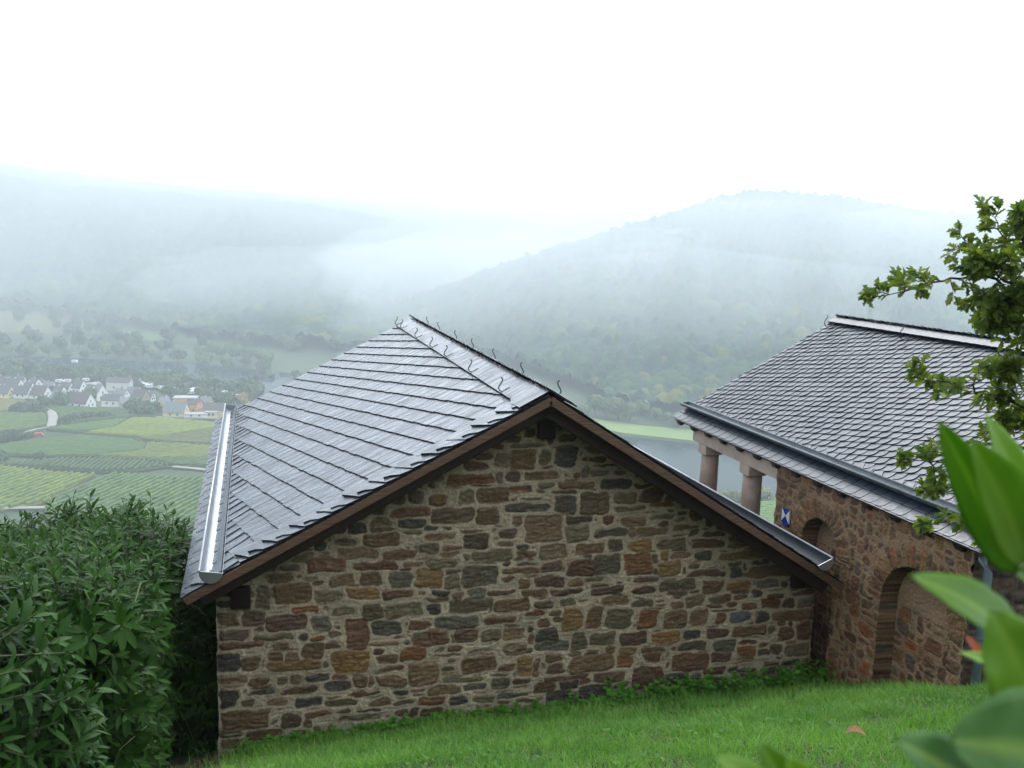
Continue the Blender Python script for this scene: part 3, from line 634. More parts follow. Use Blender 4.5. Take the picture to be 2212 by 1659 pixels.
dirt = sstep(1.9, .9, Vv + .25 * vnoise(U, Vv, .5, .3, 78, 3))
Cc = Cc * (1 - .25 * dirt[..., None]) * np.array([1.46, 1.24, 1.02])
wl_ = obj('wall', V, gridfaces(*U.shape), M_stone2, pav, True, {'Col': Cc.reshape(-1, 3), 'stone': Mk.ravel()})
U, Vv, Hh, Cc, Mk = rubble(4.7, 4.9, .014, 15, (), (3, 7), (1, 5), (.007, .015), None, (8, 6, 2, 3, 1, 0), .018, .045, .04, (.14, .108, .085))
zt = -.98 - np.abs(U + PX - PRX) * .5543
V = np.stack([(U + PX - .012).ravel(), (6.08 - Hh).ravel(), np.minimum(Vv - 6.0, zt).ravel()], 1)
Fq = gridfaces(*U.shape); Fq = Fq[(Vv.ravel() - 6.0 < zt.ravel())[Fq[:, 0]]]
obj('gable_wall', V, Fq, M_stone2, pav, True, {'Col': Cc.reshape(-1, 3) * .9, 'stone': Mk.ravel()})
mb = MB(); mb.box((PX + .34, 6.11, -7), (10.3, YW - .03, -2.32)); mb.box((PX + .03, YW - .028, -7), (PX + .30, YW - .008, -2.53)); mb.build('inner_wall', M_stoneproc, pav)
# columns, abaci, entablature
for i, yc in enumerate((9.83, 10.93)):
    mb = MB(); xc = PX + .125; n = 24
    mb.tube([(xc, yc, -6.2), (xc, yc, -4), (xc, yc, -3.0), (xc, yc, -2.64)], [.122, .120, .116, .112], 28)
    c_ = mb.build('column', M_sandcol, pav, True)
    mb = MB(); mb.box((PX - .004, yc - .125, -2.645), (PX + .235, yc + .10, -2.528)); a_ = mb.build('abacus', M_sand, pav); bevel(a_, .006)
for y0, y1 in ((8.85, 10.07), (10.076, 11.22)):
    mb = MB(); mb.box((PX + .004 * (y0 > 9), y0, -2.525), (PX + .25, y1, -2.245)); bevel(mb.build('entablature', M_sand, pav), .006)
mb = MB(); mb.box((PX + .26, 10.99, -2.525), (10.2, 11.22, -2.26)); bevel(mb.build('entablature', M_sand, pav), .006)
mb = MB(); mb.tube([(10.1, 11.1, -6.5), (10.1, 11.1, -2.53)], .11, 24); mb.build('column', M_sandcol, pav, True)
PO = (PRX, 0, PRZ)
for S_, N_ in ((PS, PN), (PS_R, PN_R)):
    mb = MB(); slopebar(mb, PO, S_, N_, .02, 2.83, -.03, 0, PY0 + .03, PY1 - .03); mb.build('roof_deck', M_wood, pav)
    mb = MB(); slopebar(mb, PO, S_, N_, .02, 2.78, -.13, -.004, PY0, PY0 + .03); bevel(mb.build('barge_board', M_board, pav), .003)
mb_r = MB()
for k in range(14):
    y = 6.16 + k * .41; mb = MB(); slopebar(mb, PO, PS, PN, 2.35, 2.825, -.115, -.032, y, y + .12); bevel(mb.build('rafter', M_darkwood, pav), .02, 3)
S4 = Slates(PO, PS, PN)
S4.field(PY0, PY1, .10, 2.56, math.radians(17), .128, .113, .010, .019, .055, 41, side=-1, L=1.9, sidet=.008)
foot(S4, PY0, PY1, 2.36, 2.56, .15, .008, 43)
verge(S4, PY0, .25, 2.8, .12, .006, 44, depth=.2)
verge(S4, PY1, .3, 2.5, .11, .005, 45, depth=.12, sgn=-1, lift=.008)
S4.field(PY0, PY1, 2.58, 2.70, 0.0, .15, .12, .006, .010, .04, 46, side=-1)
S4.field(PY0, PY1, 2.70, 2.845, 0.0, .15, .13, .006, .010, .04, 47, side=-1, lift=.0)
S4.build('slate_covering', M_slate2, pav)
S5 = Slates(PO, PS, PN)
S5.field(PY0, PY1 + .02, .0, .165, 0.0, .15, .20, .008, .034, .02, 48, side=1, lift=.026)
S5.build('ridge_slates', M_slate2, pav)
S6 = Slates(PO, PS_R, PN_R); S6.field(PY0, PY1 + .03, -.065, .18, 0.0, .10, .22, .007, .010, .02, 50, side=1, lift=.028, sidet=.010); S6.field(PY0, PY1, .02, 2.84, -math.radians(17), .26, .226, .006, .012, .1, 49, side=-1); S6.build('slate_covering', M_slate2, pav)
p = np.array(PO) + PS * 2.575
gutter('gutter', (p[0] - .035, p[2] + .075), .062, PY0 + .25, PY1 + .05, pav, M_zincd, 12, -1, M_zincd)
for y in (11.5, 9.9, 8.3, 6.9):
    mb = MB(); b0 = np.array(PO) + PS * .24 + PN * .04; P_ = [tuple(b0 - PS * .15)]
    for a, h in [(-.0, 0), (.05, -.015), (.09, .01), (.10, .05), (.085, .09), (.06, .115), (.05, .14), (.065, .15)]: P_.append((b0[0] - a, 0, b0[2] + h))
    mb.tube([(q[0], y, q[2]) for q in P_], .007, 6); mb.build('snow_hook', M_hook, pav, True)
# downpipe
dp = empty('downpipe', (5.73, 6.0, -3.5), 'blue-grey round downpipe at the near corner of the arched stone building', 'downpipe')
mb = MB(); mb.tube([(5.70, 6.10, -2.36), (5.70, 6.05, -2.42), (5.70, 5.99, -2.50), (5.70, 5.985, -3.8)], .036, 16); mb.build('pipe', M_pipe, dp, True)
for z in (-2.72, -3.20):
    mb = MB(); mb.tube([(5.70, 5.985, z), (5.70, 5.985, z - .035)], .040, 16); mb.build('pipe_joint', M_pipe, dp, True)
mb = MB(); mb.tube([(5.70, 5.985, -3.05), (5.70, 5.985, -3.065)], .043, 16); mb.box((5.69, 6.0, -3.065), (5.71, 6.07, -3.05)); mb.build('bracket', M_zincd, dp)
# heritage shield plate
sh = empty('heritage_shield', (PX - .03, 8.81, -2.87), 'small blue and white pointed shield plate on the stone pier beside the first arch', 'sign')
M_blue = mat('enamel_blue', (.012, .045, .26), rough=.25); M_white = mat('enamel_white', (.75, .75, .74), rough=.25)
w, hgt_ = .074, .075
def plate(poly, name, mt, d):
    V_ = [(PX - .036 - d, 8.81 - a, -2.855 + b) for a, b in poly] + [(PX - .024, 8.81 - a, -2.855 + b) for a, b in poly]; n = len(poly)
    F_ = [list(range(n)), list(range(2 * n - 1, n - 1, -1))] + [((i + 1) % n, i, i + n, (i + 1) % n + n) for i in range(n)]
    obj(name, V_, F_, mt, sh)
c0 = (0, .0)
plate([(-w, hgt_), c0, (-w, -hgt_)], 'white_field', M_white, .001); plate([(w, -hgt_), c0, (w, hgt_)], 'white_field', M_white, .001)
plate([(-w, hgt_), (w, hgt_), c0], 'blue_triangle', M_blue, .001)
plate([c0, (w, -hgt_), (w * .6, -hgt_ * 1.35), (0, -hgt_ * 1.75), (-w * .6, -hgt_ * 1.35), (-w, -hgt_)][::-1], 'blue_point', M_blue, .001)

# ------------------------------------------------------------------ leaves
def norm(a): return a / (np.linalg.norm(a, axis=-1, keepdims=True) + 1e-9)
def leaf_arrays(pos, dr, nr, L, W, droop, fold=.25, ns=5, wave=0.0):
    pos, dr, nr = map(lambda q: np.asarray(q, float), (pos, dr, nr)); L, W, droop = map(lambda q: np.asarray(q, float), (L, W, droop))
    dr = norm(dr); nr = norm(nr - dr * (nr * dr).sum(1, keepdims=True)); sd = np.cross(dr, nr); n = len(pos)
    t = np.linspace(0, 1, ns); prof = np.sin(math.pi * np.clip(t, .03, .97) ** .85) ** .8; prof[0] = .06; prof[-1] = .02
    V = np.zeros((n, ns, 3, 3))
    for i in range(ns):
        c = pos + dr * (L * t[i] * (1 - .12 * droop * t[i]))[:, None] - nr * (L * droop * .35 * t[i] ** 2)[:, None]
        wd = W * .5 * prof[i]
        V[:, i, 1] = c; up = (wd * fold)[:, None] * nr
        V[:, i, 0] = c - sd * wd[:, None] + up; V[:, i, 2] = c + sd * wd[:, None] + up
    base = (np.arange(n) * ns * 3)[:, None, None]
    f = []
    for i in range(ns - 1):
        for k in range(2): f.append([i * 3 + k, i * 3 + k + 1, (i + 1) * 3 + k + 1, (i + 1) * 3 + k])
    F = (base + np.array(f)[None]).reshape(-1, 4)
    return V.reshape(-1, 3), F, ns * 3
M_laurel = leafmat('laurel_leaf', (.007, .027, .005), (.028, .082, .010), .40, .12, spec=.09)
M_laurel_far = leafmat('hedge_leaf', (.007, .025, .005), (.033, .088, .010), .42, .12, spec=.09)
M_stem = mat('green_stem', (.08, .12, .03), (.06, .08, .03), .6)
M_twig = mat('brown_twig', (.07, .05, .035), (.04, .03, .02), .8)

def bush(name, shoots, mat_, label, loc, leafL, seed, spl=(9, 14), droop=(.2, .9), group=None):
    rs = np.random.RandomState(seed); P = []; D = []; Nn = []; L = []; W = []; R = []; st = MB()
    for (p, d, ln, sc) in shoots:
        p = np.array(p, float); d = np.array(d, float); d /= np.linalg.norm(d)
        a = np.cross(d, [0, 0, 1.]); a /= (np.linalg.norm(a) + 1e-6); b = np.cross(d, a)
        n = rs.randint(*spl); ph = rs.rand() * 6.28; rv = rs.rand()
        for i in range(n):
            t = (i + .5) / n; an = ph + i * 2.4; rad = math.cos(an) * a + math.sin(an) * b
            q = p + d * ln * t + .01 * rad
            up = .25 + 1.1 * t ** 2
            dd = rad + d * up + np.array([0, 0, -.10]) + rs.randn(3) * .12
            P.append(q); D.append(dd); Nn.append(d * .8 + np.array([0, 0, .55]) + rs.randn(3) * .15)
            l = leafL * sc * rs.uniform(.7, 1.3) * (1 - .35 * t ** 3); L.append(l); W.append(l * rs.uniform(.24, .31)); R.append(np.clip(.25 + .45 * rv * t + rs.rand() * .4 * t + .25 * (rs.rand() - .5), 0, 1))
        st.tube([p - d * ln * .8, p + d * ln * .5, p + d * ln], [.006 * sc, .004 * sc, .002 * sc], 4, caps=False)
    Vv_, F_, k = leaf_arrays(P, D, Nn, L, W, rs.uniform(*droop, size=len(P)))
    e = empty(name, loc, label, 'shrub', group)
    obj('foliage', Vv_, F_, mat_, e, True, {'rnd': np.repeat(R, k)})
    st.build('stems', M_stem, e)
    return e
rs = np.random.RandomState(5)
shoots = []
def hedge_top(Y): return -2.14 - .195 * (Y - 5)
# long hedge: top, front and building-side faces, and a darker filling inside
for i in range(1800):
    Y = rs.uniform(5.9, 10.8); xr = -.80 + .06 * max(0, Y - 7.8); xl = -.25 * Y - .9; X = rs.uniform(xl, xr)
    z = hedge_top(Y) + .30 * vnoise(np.array([X]), np.array([Y]), .9, .9, 5, 3)[0] + rs.uniform(-.38, .08) - .35 * max(0, (X - xr + .35)) / .35 * .6
    shoots.append(((X, Y, z), (rs.uniform(-.3, .35), rs.uniform(-.6, .15), rs.uniform(.6, 1)), rs.uniform(.16, .3), rs.uniform(.75, 1.1)))
for i in range(560):
    X = rs.uniform(-2.1, -.72); Y = 6.0 + rs.uniform(-.22, .35); q = rs.rand() ** 1.5; z = hedge_top(6) - .05 - q * 1.45
    Y += .35 * q + .2 * vnoise(np.array([X]), np.array([z]), .35, .35, 8, 2)[0]
    shoots.append(((X, Y, z), (rs.uniform(-.3, .4), rs.uniform(-1, -.5), rs.uniform(-.35, .55)), rs.uniform(.14, .26), rs.uniform(.85, 1.2)))
for i in range(330):
    Y = rs.uniform(6.1, 9); q = rs.rand() ** 1.1; z = hedge_top(Y) - .15 - q * 1.6; X = -.86 - .05 * q + rs.uniform(-.15, .06)
    shoots.append(((X, Y, z), (rs.uniform(.2, .9), rs.uniform(-.8, -.2), rs.uniform(-.3, .5)), rs.uniform(.14, .26), rs.uniform(.8, 1.1)))
for i in range(650):
    Y = rs.uniform(8.6, 11.5); X = rs.uniform(-1.7, -.36); z = rs.uniform(-5.9, hedge_top(Y) - .6)
    shoots.append(((X, Y, z), (rs.uniform(-.2, .4), rs.uniform(-1, -.3), rs.uniform(-.3, .6)), rs.uniform(.16, .3), rs.uniform(.9, 1.3)))
bush('laurel_hedge', shoots, M_laurel_far, 'long cherry-laurel hedge of glossy dark leaves running back beside the low gabled building', (-1.6, 7.5, -4.5), .135, 3, (9, 13))
shoots = []
for i in range(520):
    a = rs.uniform(-2.2, .9); q = rs.rand(); z = -1.9 - q * 2.1; r = .62 + .10 * math.sin(6 * a + 5 * z) + .12 * math.sin(q * 3.1)
    X = -1.64 + r * math.cos(a) * .95; Y = 4.35 + r * math.sin(a) * .8
    shoots.append(((X, Y, z + .05), (math.cos(a) + rs.uniform(-.2, .3), math.sin(a) - .2, rs.uniform(-.1, .8)), rs.uniform(.14, .26), rs.uniform(.8, 1.12)))
for i in range(170):
    r = .62 * math.sqrt(rs.rand()); a = rs.rand() * 6.28; X = -1.64 + r * math.cos(a); Y = 4.35 + r * math.sin(a)
    shoots.append(((X, Y, -2.0 - .2 * r + rs.uniform(-.1, .08)), (rs.uniform(-.3, .4), rs.uniform(-.4, .2), 1), rs.uniform(.16, .28), rs.uniform(.85, 1.1)))
bush('laurel_bush', shoots, M_laurel, 'rounded cherry-laurel bush at the left picture edge, nearer than the long hedge', (-1.5, 4.4, -3.0), .125, 4, (9, 13))

# ------------------------------------------------------------------ foreground laurel sprays (close to the lens)
M_big = leafmat('young_laurel_leaf', (.10, .235, .010), (.18, .34, .014), .42, .45, veins=True)
M_big2 = leafmat('dark_laurel_leaf', (.045, .15, .02), (.07, .19, .02), .45, .35, veins=True)  # deeper green than the other sprays
def bigleaf(base, tip, width, facing, bend=.12, fold=.3, side=0.0):
    """base/tip world points; facing = approximate normal of the upper face"""
    nu_, nv_ = 16, 9; b = np.array(base, float); t_ = np.array(tip, float); d = t_ - b; L = np.linalg.norm(d); d /= L
    f = np.array(facing, float); f -= d * (f @ d); f /= np.linalg.norm(f); s_ = np.cross(d, f)
    V = []; vein = []
    for i in range(nu_):
        t = i / (nu_ - 1); pr = (math.sin(math.pi * t ** .82) ** .72 if 0 < t < 1 else 0) * .5 * width + .0012
        c = b + d * L * t + f * (bend * L * math.sin(math.pi * t)) + s_ * side * L * math.sin(math.pi * t)
        for j in range(nv_):
            w = (j / (nv_ - 1)) * 2 - 1
            rip = .012 * width * math.sin(t * 46) * abs(w) + .025 * width * math.sin(t * 17 + 2 * w) * abs(w)
            V.append(c + s_ * pr * w + f * (fold * pr * abs(w) ** 1.3 - .0 + rip))
            vein.append(math.exp(-(w / .07) ** 2) * .6 + .10 * max(0, math.cos((t * 9 - abs(w) * 1.1) * 6.28)) ** 6)
    return np.array(V), gridfaces(nu_, nv_), np.array(vein)
def spray(name, label, leaves, mat_, stempts, loc, extra=()):
    Vs, Fs, As, Rs = [], [], [], []; o_ = 0
    e = empty(name, loc, label, 'shrub', None)
    for k, a in enumerate(leaves):
        V, F, ve = bigleaf(*a); me_ = obj('leaf', V, F, mat_, e, True, {'vein': ve, 'rnd': np.full(len(V), (k * .37) % 1)})
        so_ = me_.modifiers.new('thickness', 'SOLIDIFY'); so_.thickness = .0006
    for st in stempts:
        mb = MB(); mb.tube(st, .0028, 8); mb.build('stem', M_stem, e, True)
    return e
A_ = lambda x, y, Y: tuple(atY(x, y, Y))
spray('laurel_spray', 'large light-green laurel leaves on a stem very near the lens at the right edge', [
    (A_(2190, 1235, .80), A_(2026, 908, .78), .050, (-.6, -1, .2), .05, .35),
    (A_(2215, 1215, .76), A_(2096, 952, .72), .062, (-.2, -1, .3), .03, .28),
    (A_(2235, 1180, .90), A_(2128, 896, .94), .052, (.1, -1, .3), .05, .25),
    (A_(2225, 1210, .84), A_(2140, 1105, .86), .040, (-.4, -1, -.2), .03, .25),
    (A_(2275, 1250, .80), A_(2290, 960, .80), .05, (0, -1, .1), .04, .25),
], M_big, [[A_(2185, 1240, .80), A_(2218, 1215, .80), A_(2300, 1330, .80)]], A_(2290, 1300, .8))
spray('laurel_spray', 'broad folded laurel leaf arching over the arched wall, with a rounded leaf overlapping it', [
    (A_(2205, 1480, .70), A_(1964, 1243, .72), .066, (.35, -.75, .75), .17, .18),
    (A_(2240, 1560, .64), A_(2135, 1318, .66), .085, (-.1, -1, .35), .06, .2),
    (A_(2245, 1500, .80), A_(2072, 1410, .86), .026, (.2, -.6, .8), .10, .3),
    (A_(2290, 1330, .82), A_(2165, 1208, .84), .026, (.2, -.8, .5), .06, .3),
], M_big, [[A_(2205, 1480, .70), A_(2250, 1530, .70), A_(2330, 1600, .70)]], A_(2300, 1560, .7))
spray('laurel_spray', 'dark green blurred laurel leaves in the lower right corner in front of the lawn', [
    (A_(2160, 1760, .52), A_(1935, 1600, .54), .055, (.1, -.7, .8), .07, .15),
    (A_(2330, 1640, .50), A_(2050, 1600, .52), .085, (.0, -.9, .5), .08, .1),
    (A_(2330, 1720, .56), A_(2120, 1545, .60), .060, (.1, -.8, .6), .05, .1),
    (A_(2290, 1560, .62), A_(2190, 1450, .66), .055, (.1, -.9, .4), .05, .1),
], M_big2, [[A_(2200, 1770, .52), A_(2330, 1720, .52)]], A_(2300, 1760, .52))
spray('laurel_spray', 'tips of three pale green laurel leaves rising from the lower picture edge over the grass', [
    (A_(1725, 1765, .66), A_(1641, 1604, .68), .034, (.1, -1, .3), .03, .3),
    (A_(1690, 1790, .62), A_(1545, 1634, .64), .034, (.3, -.7, .8), .12, .2),
    (A_(1770, 1780, .60), A_(1700, 1640, .60), .036, (-.1, -1, .5), .04, .2),
], M_big, [[A_(1725, 1765, .64), A_(1740, 1900, .64)]], A_(1730, 1850, .64))
M_redleaf = leafmat('red_leaf', (.28, .085, .05), (.32, .10, .06), .5, .4, veins=False)
V, F, ve = bigleaf(A_(2118, 1422, .95), A_(2086, 1372, .96), .009, (-.1, -1, .2)); o = obj('withered_leaf', V, F, M_redleaf, None, True, {'rnd': np.zeros(len(V))})
tag(o, 'small orange-red withered leaf caught behind the folded laurel leaf', 'leaf')

# ------------------------------------------------------------------ oak
M_oak = leafmat('oak_leaf', (.065, .125, .022), (.20, .26, .04), .40, .32)
M_bark = mat('oak_bark', (.06, .05, .04), (.03, .025, .02), .9, 12, .006, 30)
oak = empty('oak_tree', (5.6, 4.6, -3.2), 'oak with lobed green leaves reaching in from the right edge across the dark roof', 'tree')
ow = MB(); lp, ld, ln_, ll, lr = [], [], [], [], []
rg = random.Random(12)
half = [(0, 0), (.12, .04), (.22, .16), (.34, .09), (.46, .26), (.60, .13), (.74, .24), (.86, .10), (1, 0)]
def twig(p, d, L, r, lvl):
    pts = [np.array(p)]; d = np.array(d, float); d /= np.linalg.norm(d); n = 6
    for i in range(n):
        d = d + np.array([rg.gauss(0, .13), rg.gauss(0, .13), rg.gauss(0, .13) + .02]); d /= np.linalg.norm(d); pts.append(pts[-1] + d * L / n)
    ow.tube(pts, [r * (1 - .75 * i / n) for i in range(n + 1)], 5, caps=False)
    for i in range(1, n + 1):
        if lvl > 0 and rg.random() < .8:
            s = np.array([rg.gauss(0, 1), rg.gauss(0, 1), rg.gauss(0, .8)]); s -= d * (s @ d); s /= np.linalg.norm(s)
            twig(pts[i], d * .75 + s, L * rg.uniform(.35, .55), r * .5, lvl - 1)
        m_ = 1 if lvl > 0 else 2
        if i == n: m_ += 2
        for k in range(m_):
            s = np.array([rg.gauss(0, 1), rg.gauss(0, 1), rg.gauss(0, 1)]); s -= d * (s @ d) * .6; s /= np.linalg.norm(s)
            lp.append(pts[i] - d * rg.random() * L / n * .6); ld.append(d * .7 + s); ln_.append((rg.gauss(0, .6), rg.gauss(-.3, .6), 1)); ll.append(rg.uniform(.048, .082)); lr.append(rg.random())
def limb(pts, r0, r1, tw, lvl=1, tl=.3, skip=1, down=0.0):
    P = [np.array(p) for p in pts]; out = [P[0]]
    for a, b in zip(P[:-1], P[1:]):
        for k in range(1, 5): out.append(a + (b - a) * k / 4 + np.array([rg.gauss(0, .012), rg.gauss(0, .02), rg.gauss(0, .012)]))
    out[-1] = P[-1]; n = len(out)
    ow.tube(out, [r0 + (r1 - r0) * i / (n - 1) for i in range(n)], 6, caps=False)
    for i in range(skip, n):
        d = out[i] - out[i - 1]; d /= np.linalg.norm(d)
        for k in range(tw):
            s = np.array([rg.gauss(0, 1), rg.gauss(0, 1), rg.gauss(.15 - down, .9)]); s -= d * (s @ d); s /= np.linalg.norm(s)
            twig(out[i], d * rg.uniform(.3, 1) + s * .8, tl * rg.uniform(.5, 1.1) * (1 - .45 * i / n), .004, lvl)
    d = out[-1] - out[-2]; twig(out[-1], d, tl * .35, .003, 0)
limb([A_(2290, 700, 4.5), A_(2150, 600, 4.5), A_(2050, 600, 4.5), A_(1985, 622, 4.5), A_(1900, 640, 4.5)], .011, .002, 1, 0, .20, 4)
limb([A_(2330, 640, 4.6), A_(2230, 570, 4.6), A_(2170, 510, 4.6), A_(2140, 465, 4.6)], .010, .002, 1, 0, .24, 4)
limb([A_(2330, 640, 4.6), A_(2200, 600, 4.6), A_(2130, 560, 4.7), A_(2080, 515, 4.7)], .009, .002, 1, 0, .20, 5)
limb([A_(2330, 700, 4.4), A_(2230, 660, 4.4), A_(2170, 610, 4.4), A_(2140, 580, 4.4)], .010, .003, 1, 1, .24, 3)
limb([A_(2360, 860, 4.5), A_(2240, 760, 4.5), A_(2190, 700, 4.5), A_(2160, 660, 4.5)], .010, .003, 1, 1, .22, 3)
limb([A_(2380, 600, 4.5), A_(2260, 530, 4.5), A_(2215, 480, 4.5)], .010, .003, 1, 1, .22, 3)
limb([A_(2360, 900, 4.5), A_(2230, 860, 4.5), A_(2180, 800, 4.5)], .010, .003, 1, 1, .22, 2)
limb([A_(2360, 950, 4.5), A_(2200, 870, 4.5), A_(2110, 840, 4.5), A_(2040, 830, 4.5), A_(1985, 812, 4.5)], .010, .002, 1, 0, .18, 4)
limb([A_(2360, 980, 4.6), A_(2250, 930, 4.6), A_(2180, 900, 4.6)], .010, .003, 1, 1, .2, 2)
limb([A_(2340, 1000, 4.5), A_(2180, 960, 4.5), A_(2090, 970, 4.5), A_(2020, 1000, 4.5), A_(1975, 985, 4.5)], .010, .002, 1, 0, .18, 4)
limb([A_(2340, 1040, 4.5), A_(2180, 1050, 4.5), A_(2080, 1050, 4.5), A_(2010, 1060, 4.5)], .009, .002, 1, 0, .17, 4)
limb([A_(2340, 1080, 4.5), A_(2200, 1100, 4.5), A_(2110, 1120, 4.5), A_(2015, 1132, 4.5)], .009, .002, 1, 0, .15, 5)
limb([A_(2340, 1120, 4.6), A_(2200, 1140, 4.6), A_(2130, 1160, 4.6)], .009, .002, 1, 0, .14, 4)
ow.tube([(5.6, 4.6, -3.6), (5.58, 4.62, -2.9), (5.50, 4.66, -2.2), (5.46, 4.60, -1.6), (5.52, 4.56, -.9), (5.60, 4.62, -.3), (5.66, 4.60, .3), (5.62, 4.66, .7)], [.11, .095, .085, .075, .06, .045, .03, .012], 10)
for (x, y, z, dx_, dy_, dz_, L_) in [(5.5, 4.66, -2.2, 1, .3, .45, .9), (5.46, 4.6, -1.7, .9, -.4, .5, 1.0), (5.5, 4.58, -1.2, .5, .9, .6, .9), (5.52, 4.56, -.9, 1, .1, .55, 1.0), (5.56, 4.6, -.6, .3, -.8, .8, .7), (5.6, 4.62, -.3, .8, .6, .7, .8), (5.64, 4.6, 0, .8, -.3, .9, .7), (5.66, 4.6, .3, .4, .5, 1, .55), (5.62, 4.66, .6, .1, -.2, 1, .4), (5.5, 4.62, -1.9, .2, 1, .5, .9), (5.6, 4.6, .1, .2, .9, .8, .6)]:
    d_ = np.array([dx_, dy_, dz_], float); d_ /= np.linalg.norm(d_); p_0 = np.array([x, y, z])
    limb([p_0, p_0 + d_ * L_ * .5 + [0, 0, .03], p_0 + d_ * L_], .022, .004, 2, 1, .3, 3)
for (a, b) in (((2290, 700), 4.5), ((2330, 640), 4.6), ((2380, 560), 4.5), ((2360, 860), 4.5), ((2360, 950), 4.5), ((2340, 1040), 4.5), ((2340, 1120), 4.6)):
    q = np.array(atY(a[0], a[1], b)); tx_ = float(np.interp(q[2] - .25, [-2.2, -1.6, -.9, -.3, .3], [5.50, 5.46, 5.52, 5.60, 5.66])); ow.tube([(tx_, 4.6, q[2] - .25), (q + np.array([tx_, 4.6, q[2] - .25])) / 2 + np.array([0, 0, .04]), q], [.03, .02, .014], 6)
ow.build('trunk', M_bark, oak, True)
n = len(lp); lp, ld, ln_ = np.array(lp), norm(np.array(ld)), np.array(ln_); ll = np.array(ll)
ln_ = norm(ln_ - ld * (ln_ * ld).sum(1, keepdims=True)); sd = np.cross(ld, ln_); k = len(half)
V = np.zeros((n, 2, k, 3))
for s_i, sg in enumerate((1, -1)):
    for j, (t, w) in enumerate(half):
        V[:, s_i, j] = lp + ld * (ll * t)[:, None] + sd * (ll * w * sg * 1.15)[:, None] + ln_ * (ll * (w * .55 - .25 * t * t))[:, None]
F = (np.arange(n * 2) * k)[:, None] + np.arange(k)[None]
obj('crown', V.reshape(-1, 3), F, M_oak, oak, False, {'rnd': np.repeat(lr, 2 * k)})

# ------------------------------------------------------------------ lawn
rs = np.random.RandomState(9)
n = 240000
X = rs.uniform(-1.6, 7.6, n); Y = 3.0 + 5.0 * rs.rand(n) ** 1.15
ok = (Y < 7.96) & ((X < 5.5) | (Y < 8.0)) & ((X < PX - .03) | (Y < 6.02)) & (X > -.235 * Y - .05) & (X < 1.02 * Y)
shade = (X < .1) & (rs.rand(n) > np.exp((X - .1) * 4)); ok &= ~shade
cl_ = vnoise(X, Y, .22, .22, 3, 3); ok &= rs.rand(n) < np.clip(.85 + .5 * cl_, .3, 1)
X, Y, cl_ = X[ok], Y[ok], cl_[ok]; n = len(X); Z = height(X, Y) - .01
hh = (.045 + .05 * rs.rand(n) ** 2) * (1 + .7 * cl_) * (1 + .5 * sstep(7.2, 7.9, Y)) ; an = rs.rand(n) * 6.283; lean = rs.uniform(.2, 1.1, n); wd = rs.uniform(.0016, .0034, n)
dx, dy = np.cos(an), np.sin(an); sx, sy = -dy, dx
V = np.zeros((n, 6, 3))
for i, (t, w_) in enumerate(((0, 1), (.55, .8), (1, .12))):
    cx_ = X + dx * hh * lean * t ** 1.6; cy_ = Y + dy * hh * lean * t ** 1.6; cz_ = Z + hh * (t - .22 * lean * t * t)
    V[:, 2 * i] = np.stack([cx_ - sx * wd * w_, cy_ - sy * wd * w_, cz_], 1); V[:, 2 * i + 1] = np.stack([cx_ + sx * wd * w_, cy_ + sy * wd * w_, cz_], 1)
F = ((np.arange(n) * 6)[:, None, None] + np.array([[0, 1, 3, 2], [2, 3, 5, 4]])[None]).reshape(-1, 4)
M_grass = leafmat('grass_blade', (.055, .165, .018), (.19, .38, .055), .45, .38, spec=.3)
rv = np.clip(.42 + .35 * vnoise(X, Y, .6, .6, 8, 2) + rs.randn(n) * .2, 0, 1)
tag(obj('grass', V.reshape(-1, 3), F, M_grass, None, True, {'rnd': np.repeat(rv, 6)}), 'bright wet green lawn sloping down to the foot of the stone walls', 'grass', kind='stuff')
# broad-leaved weeds at the wall foot
P, D, Nn, L, W = [], [], [], [], []
st = MB()
for i in range(1300):
    x = rs.uniform(-.1, 5.55); dens = .25 + .9 * max(0, (x - 2.6) / 3) + .6 * (abs(x - .15) < .35) + .3 * (abs(x - 1.1) < .2)
    if rs.rand() > dens: continue
    y = 7.93 - abs(rs.randn()) * (.07 + .09 * (x > 2.8)); y = max(y, 7.3); z = float(height(x, y)); h_ = rs.uniform(.07, .16) * (1 + 1.1 * (x > 3.2) * rs.rand())
    tip = np.array([x + rs.randn() * .02, y + rs.randn() * .03 - .02, z + h_])
    for k in range(rs.randint(3, 7)):
        a = rs.rand() * 6.28; dd = np.array([math.cos(a), math.sin(a), rs.uniform(-.1, .4)]); l = rs.uniform(.028, .055)
        P.append(tip - [0, 0, rs.rand() * h_ * .4]); D.append(dd); Nn.append(np.array([rs.randn() * .3, rs.randn() * .3 - .2, 1])); L.append(l); W.append(l * .85)
V, F, k = leaf_arrays(P, D, Nn, L, W, np.full(len(P), .3), .12, 4)
M_weed = leafmat('weed_leaf', (.035, .12, .012), (.07, .19, .02), .6, .2, spec=.2)
tag(obj('weeds', V, F, M_weed, None, True, {'rnd': np.repeat(rs.rand(len(P)), k)}), 'low leafy weeds growing along the foot of the gable wall', 'weeds', kind='stuff')
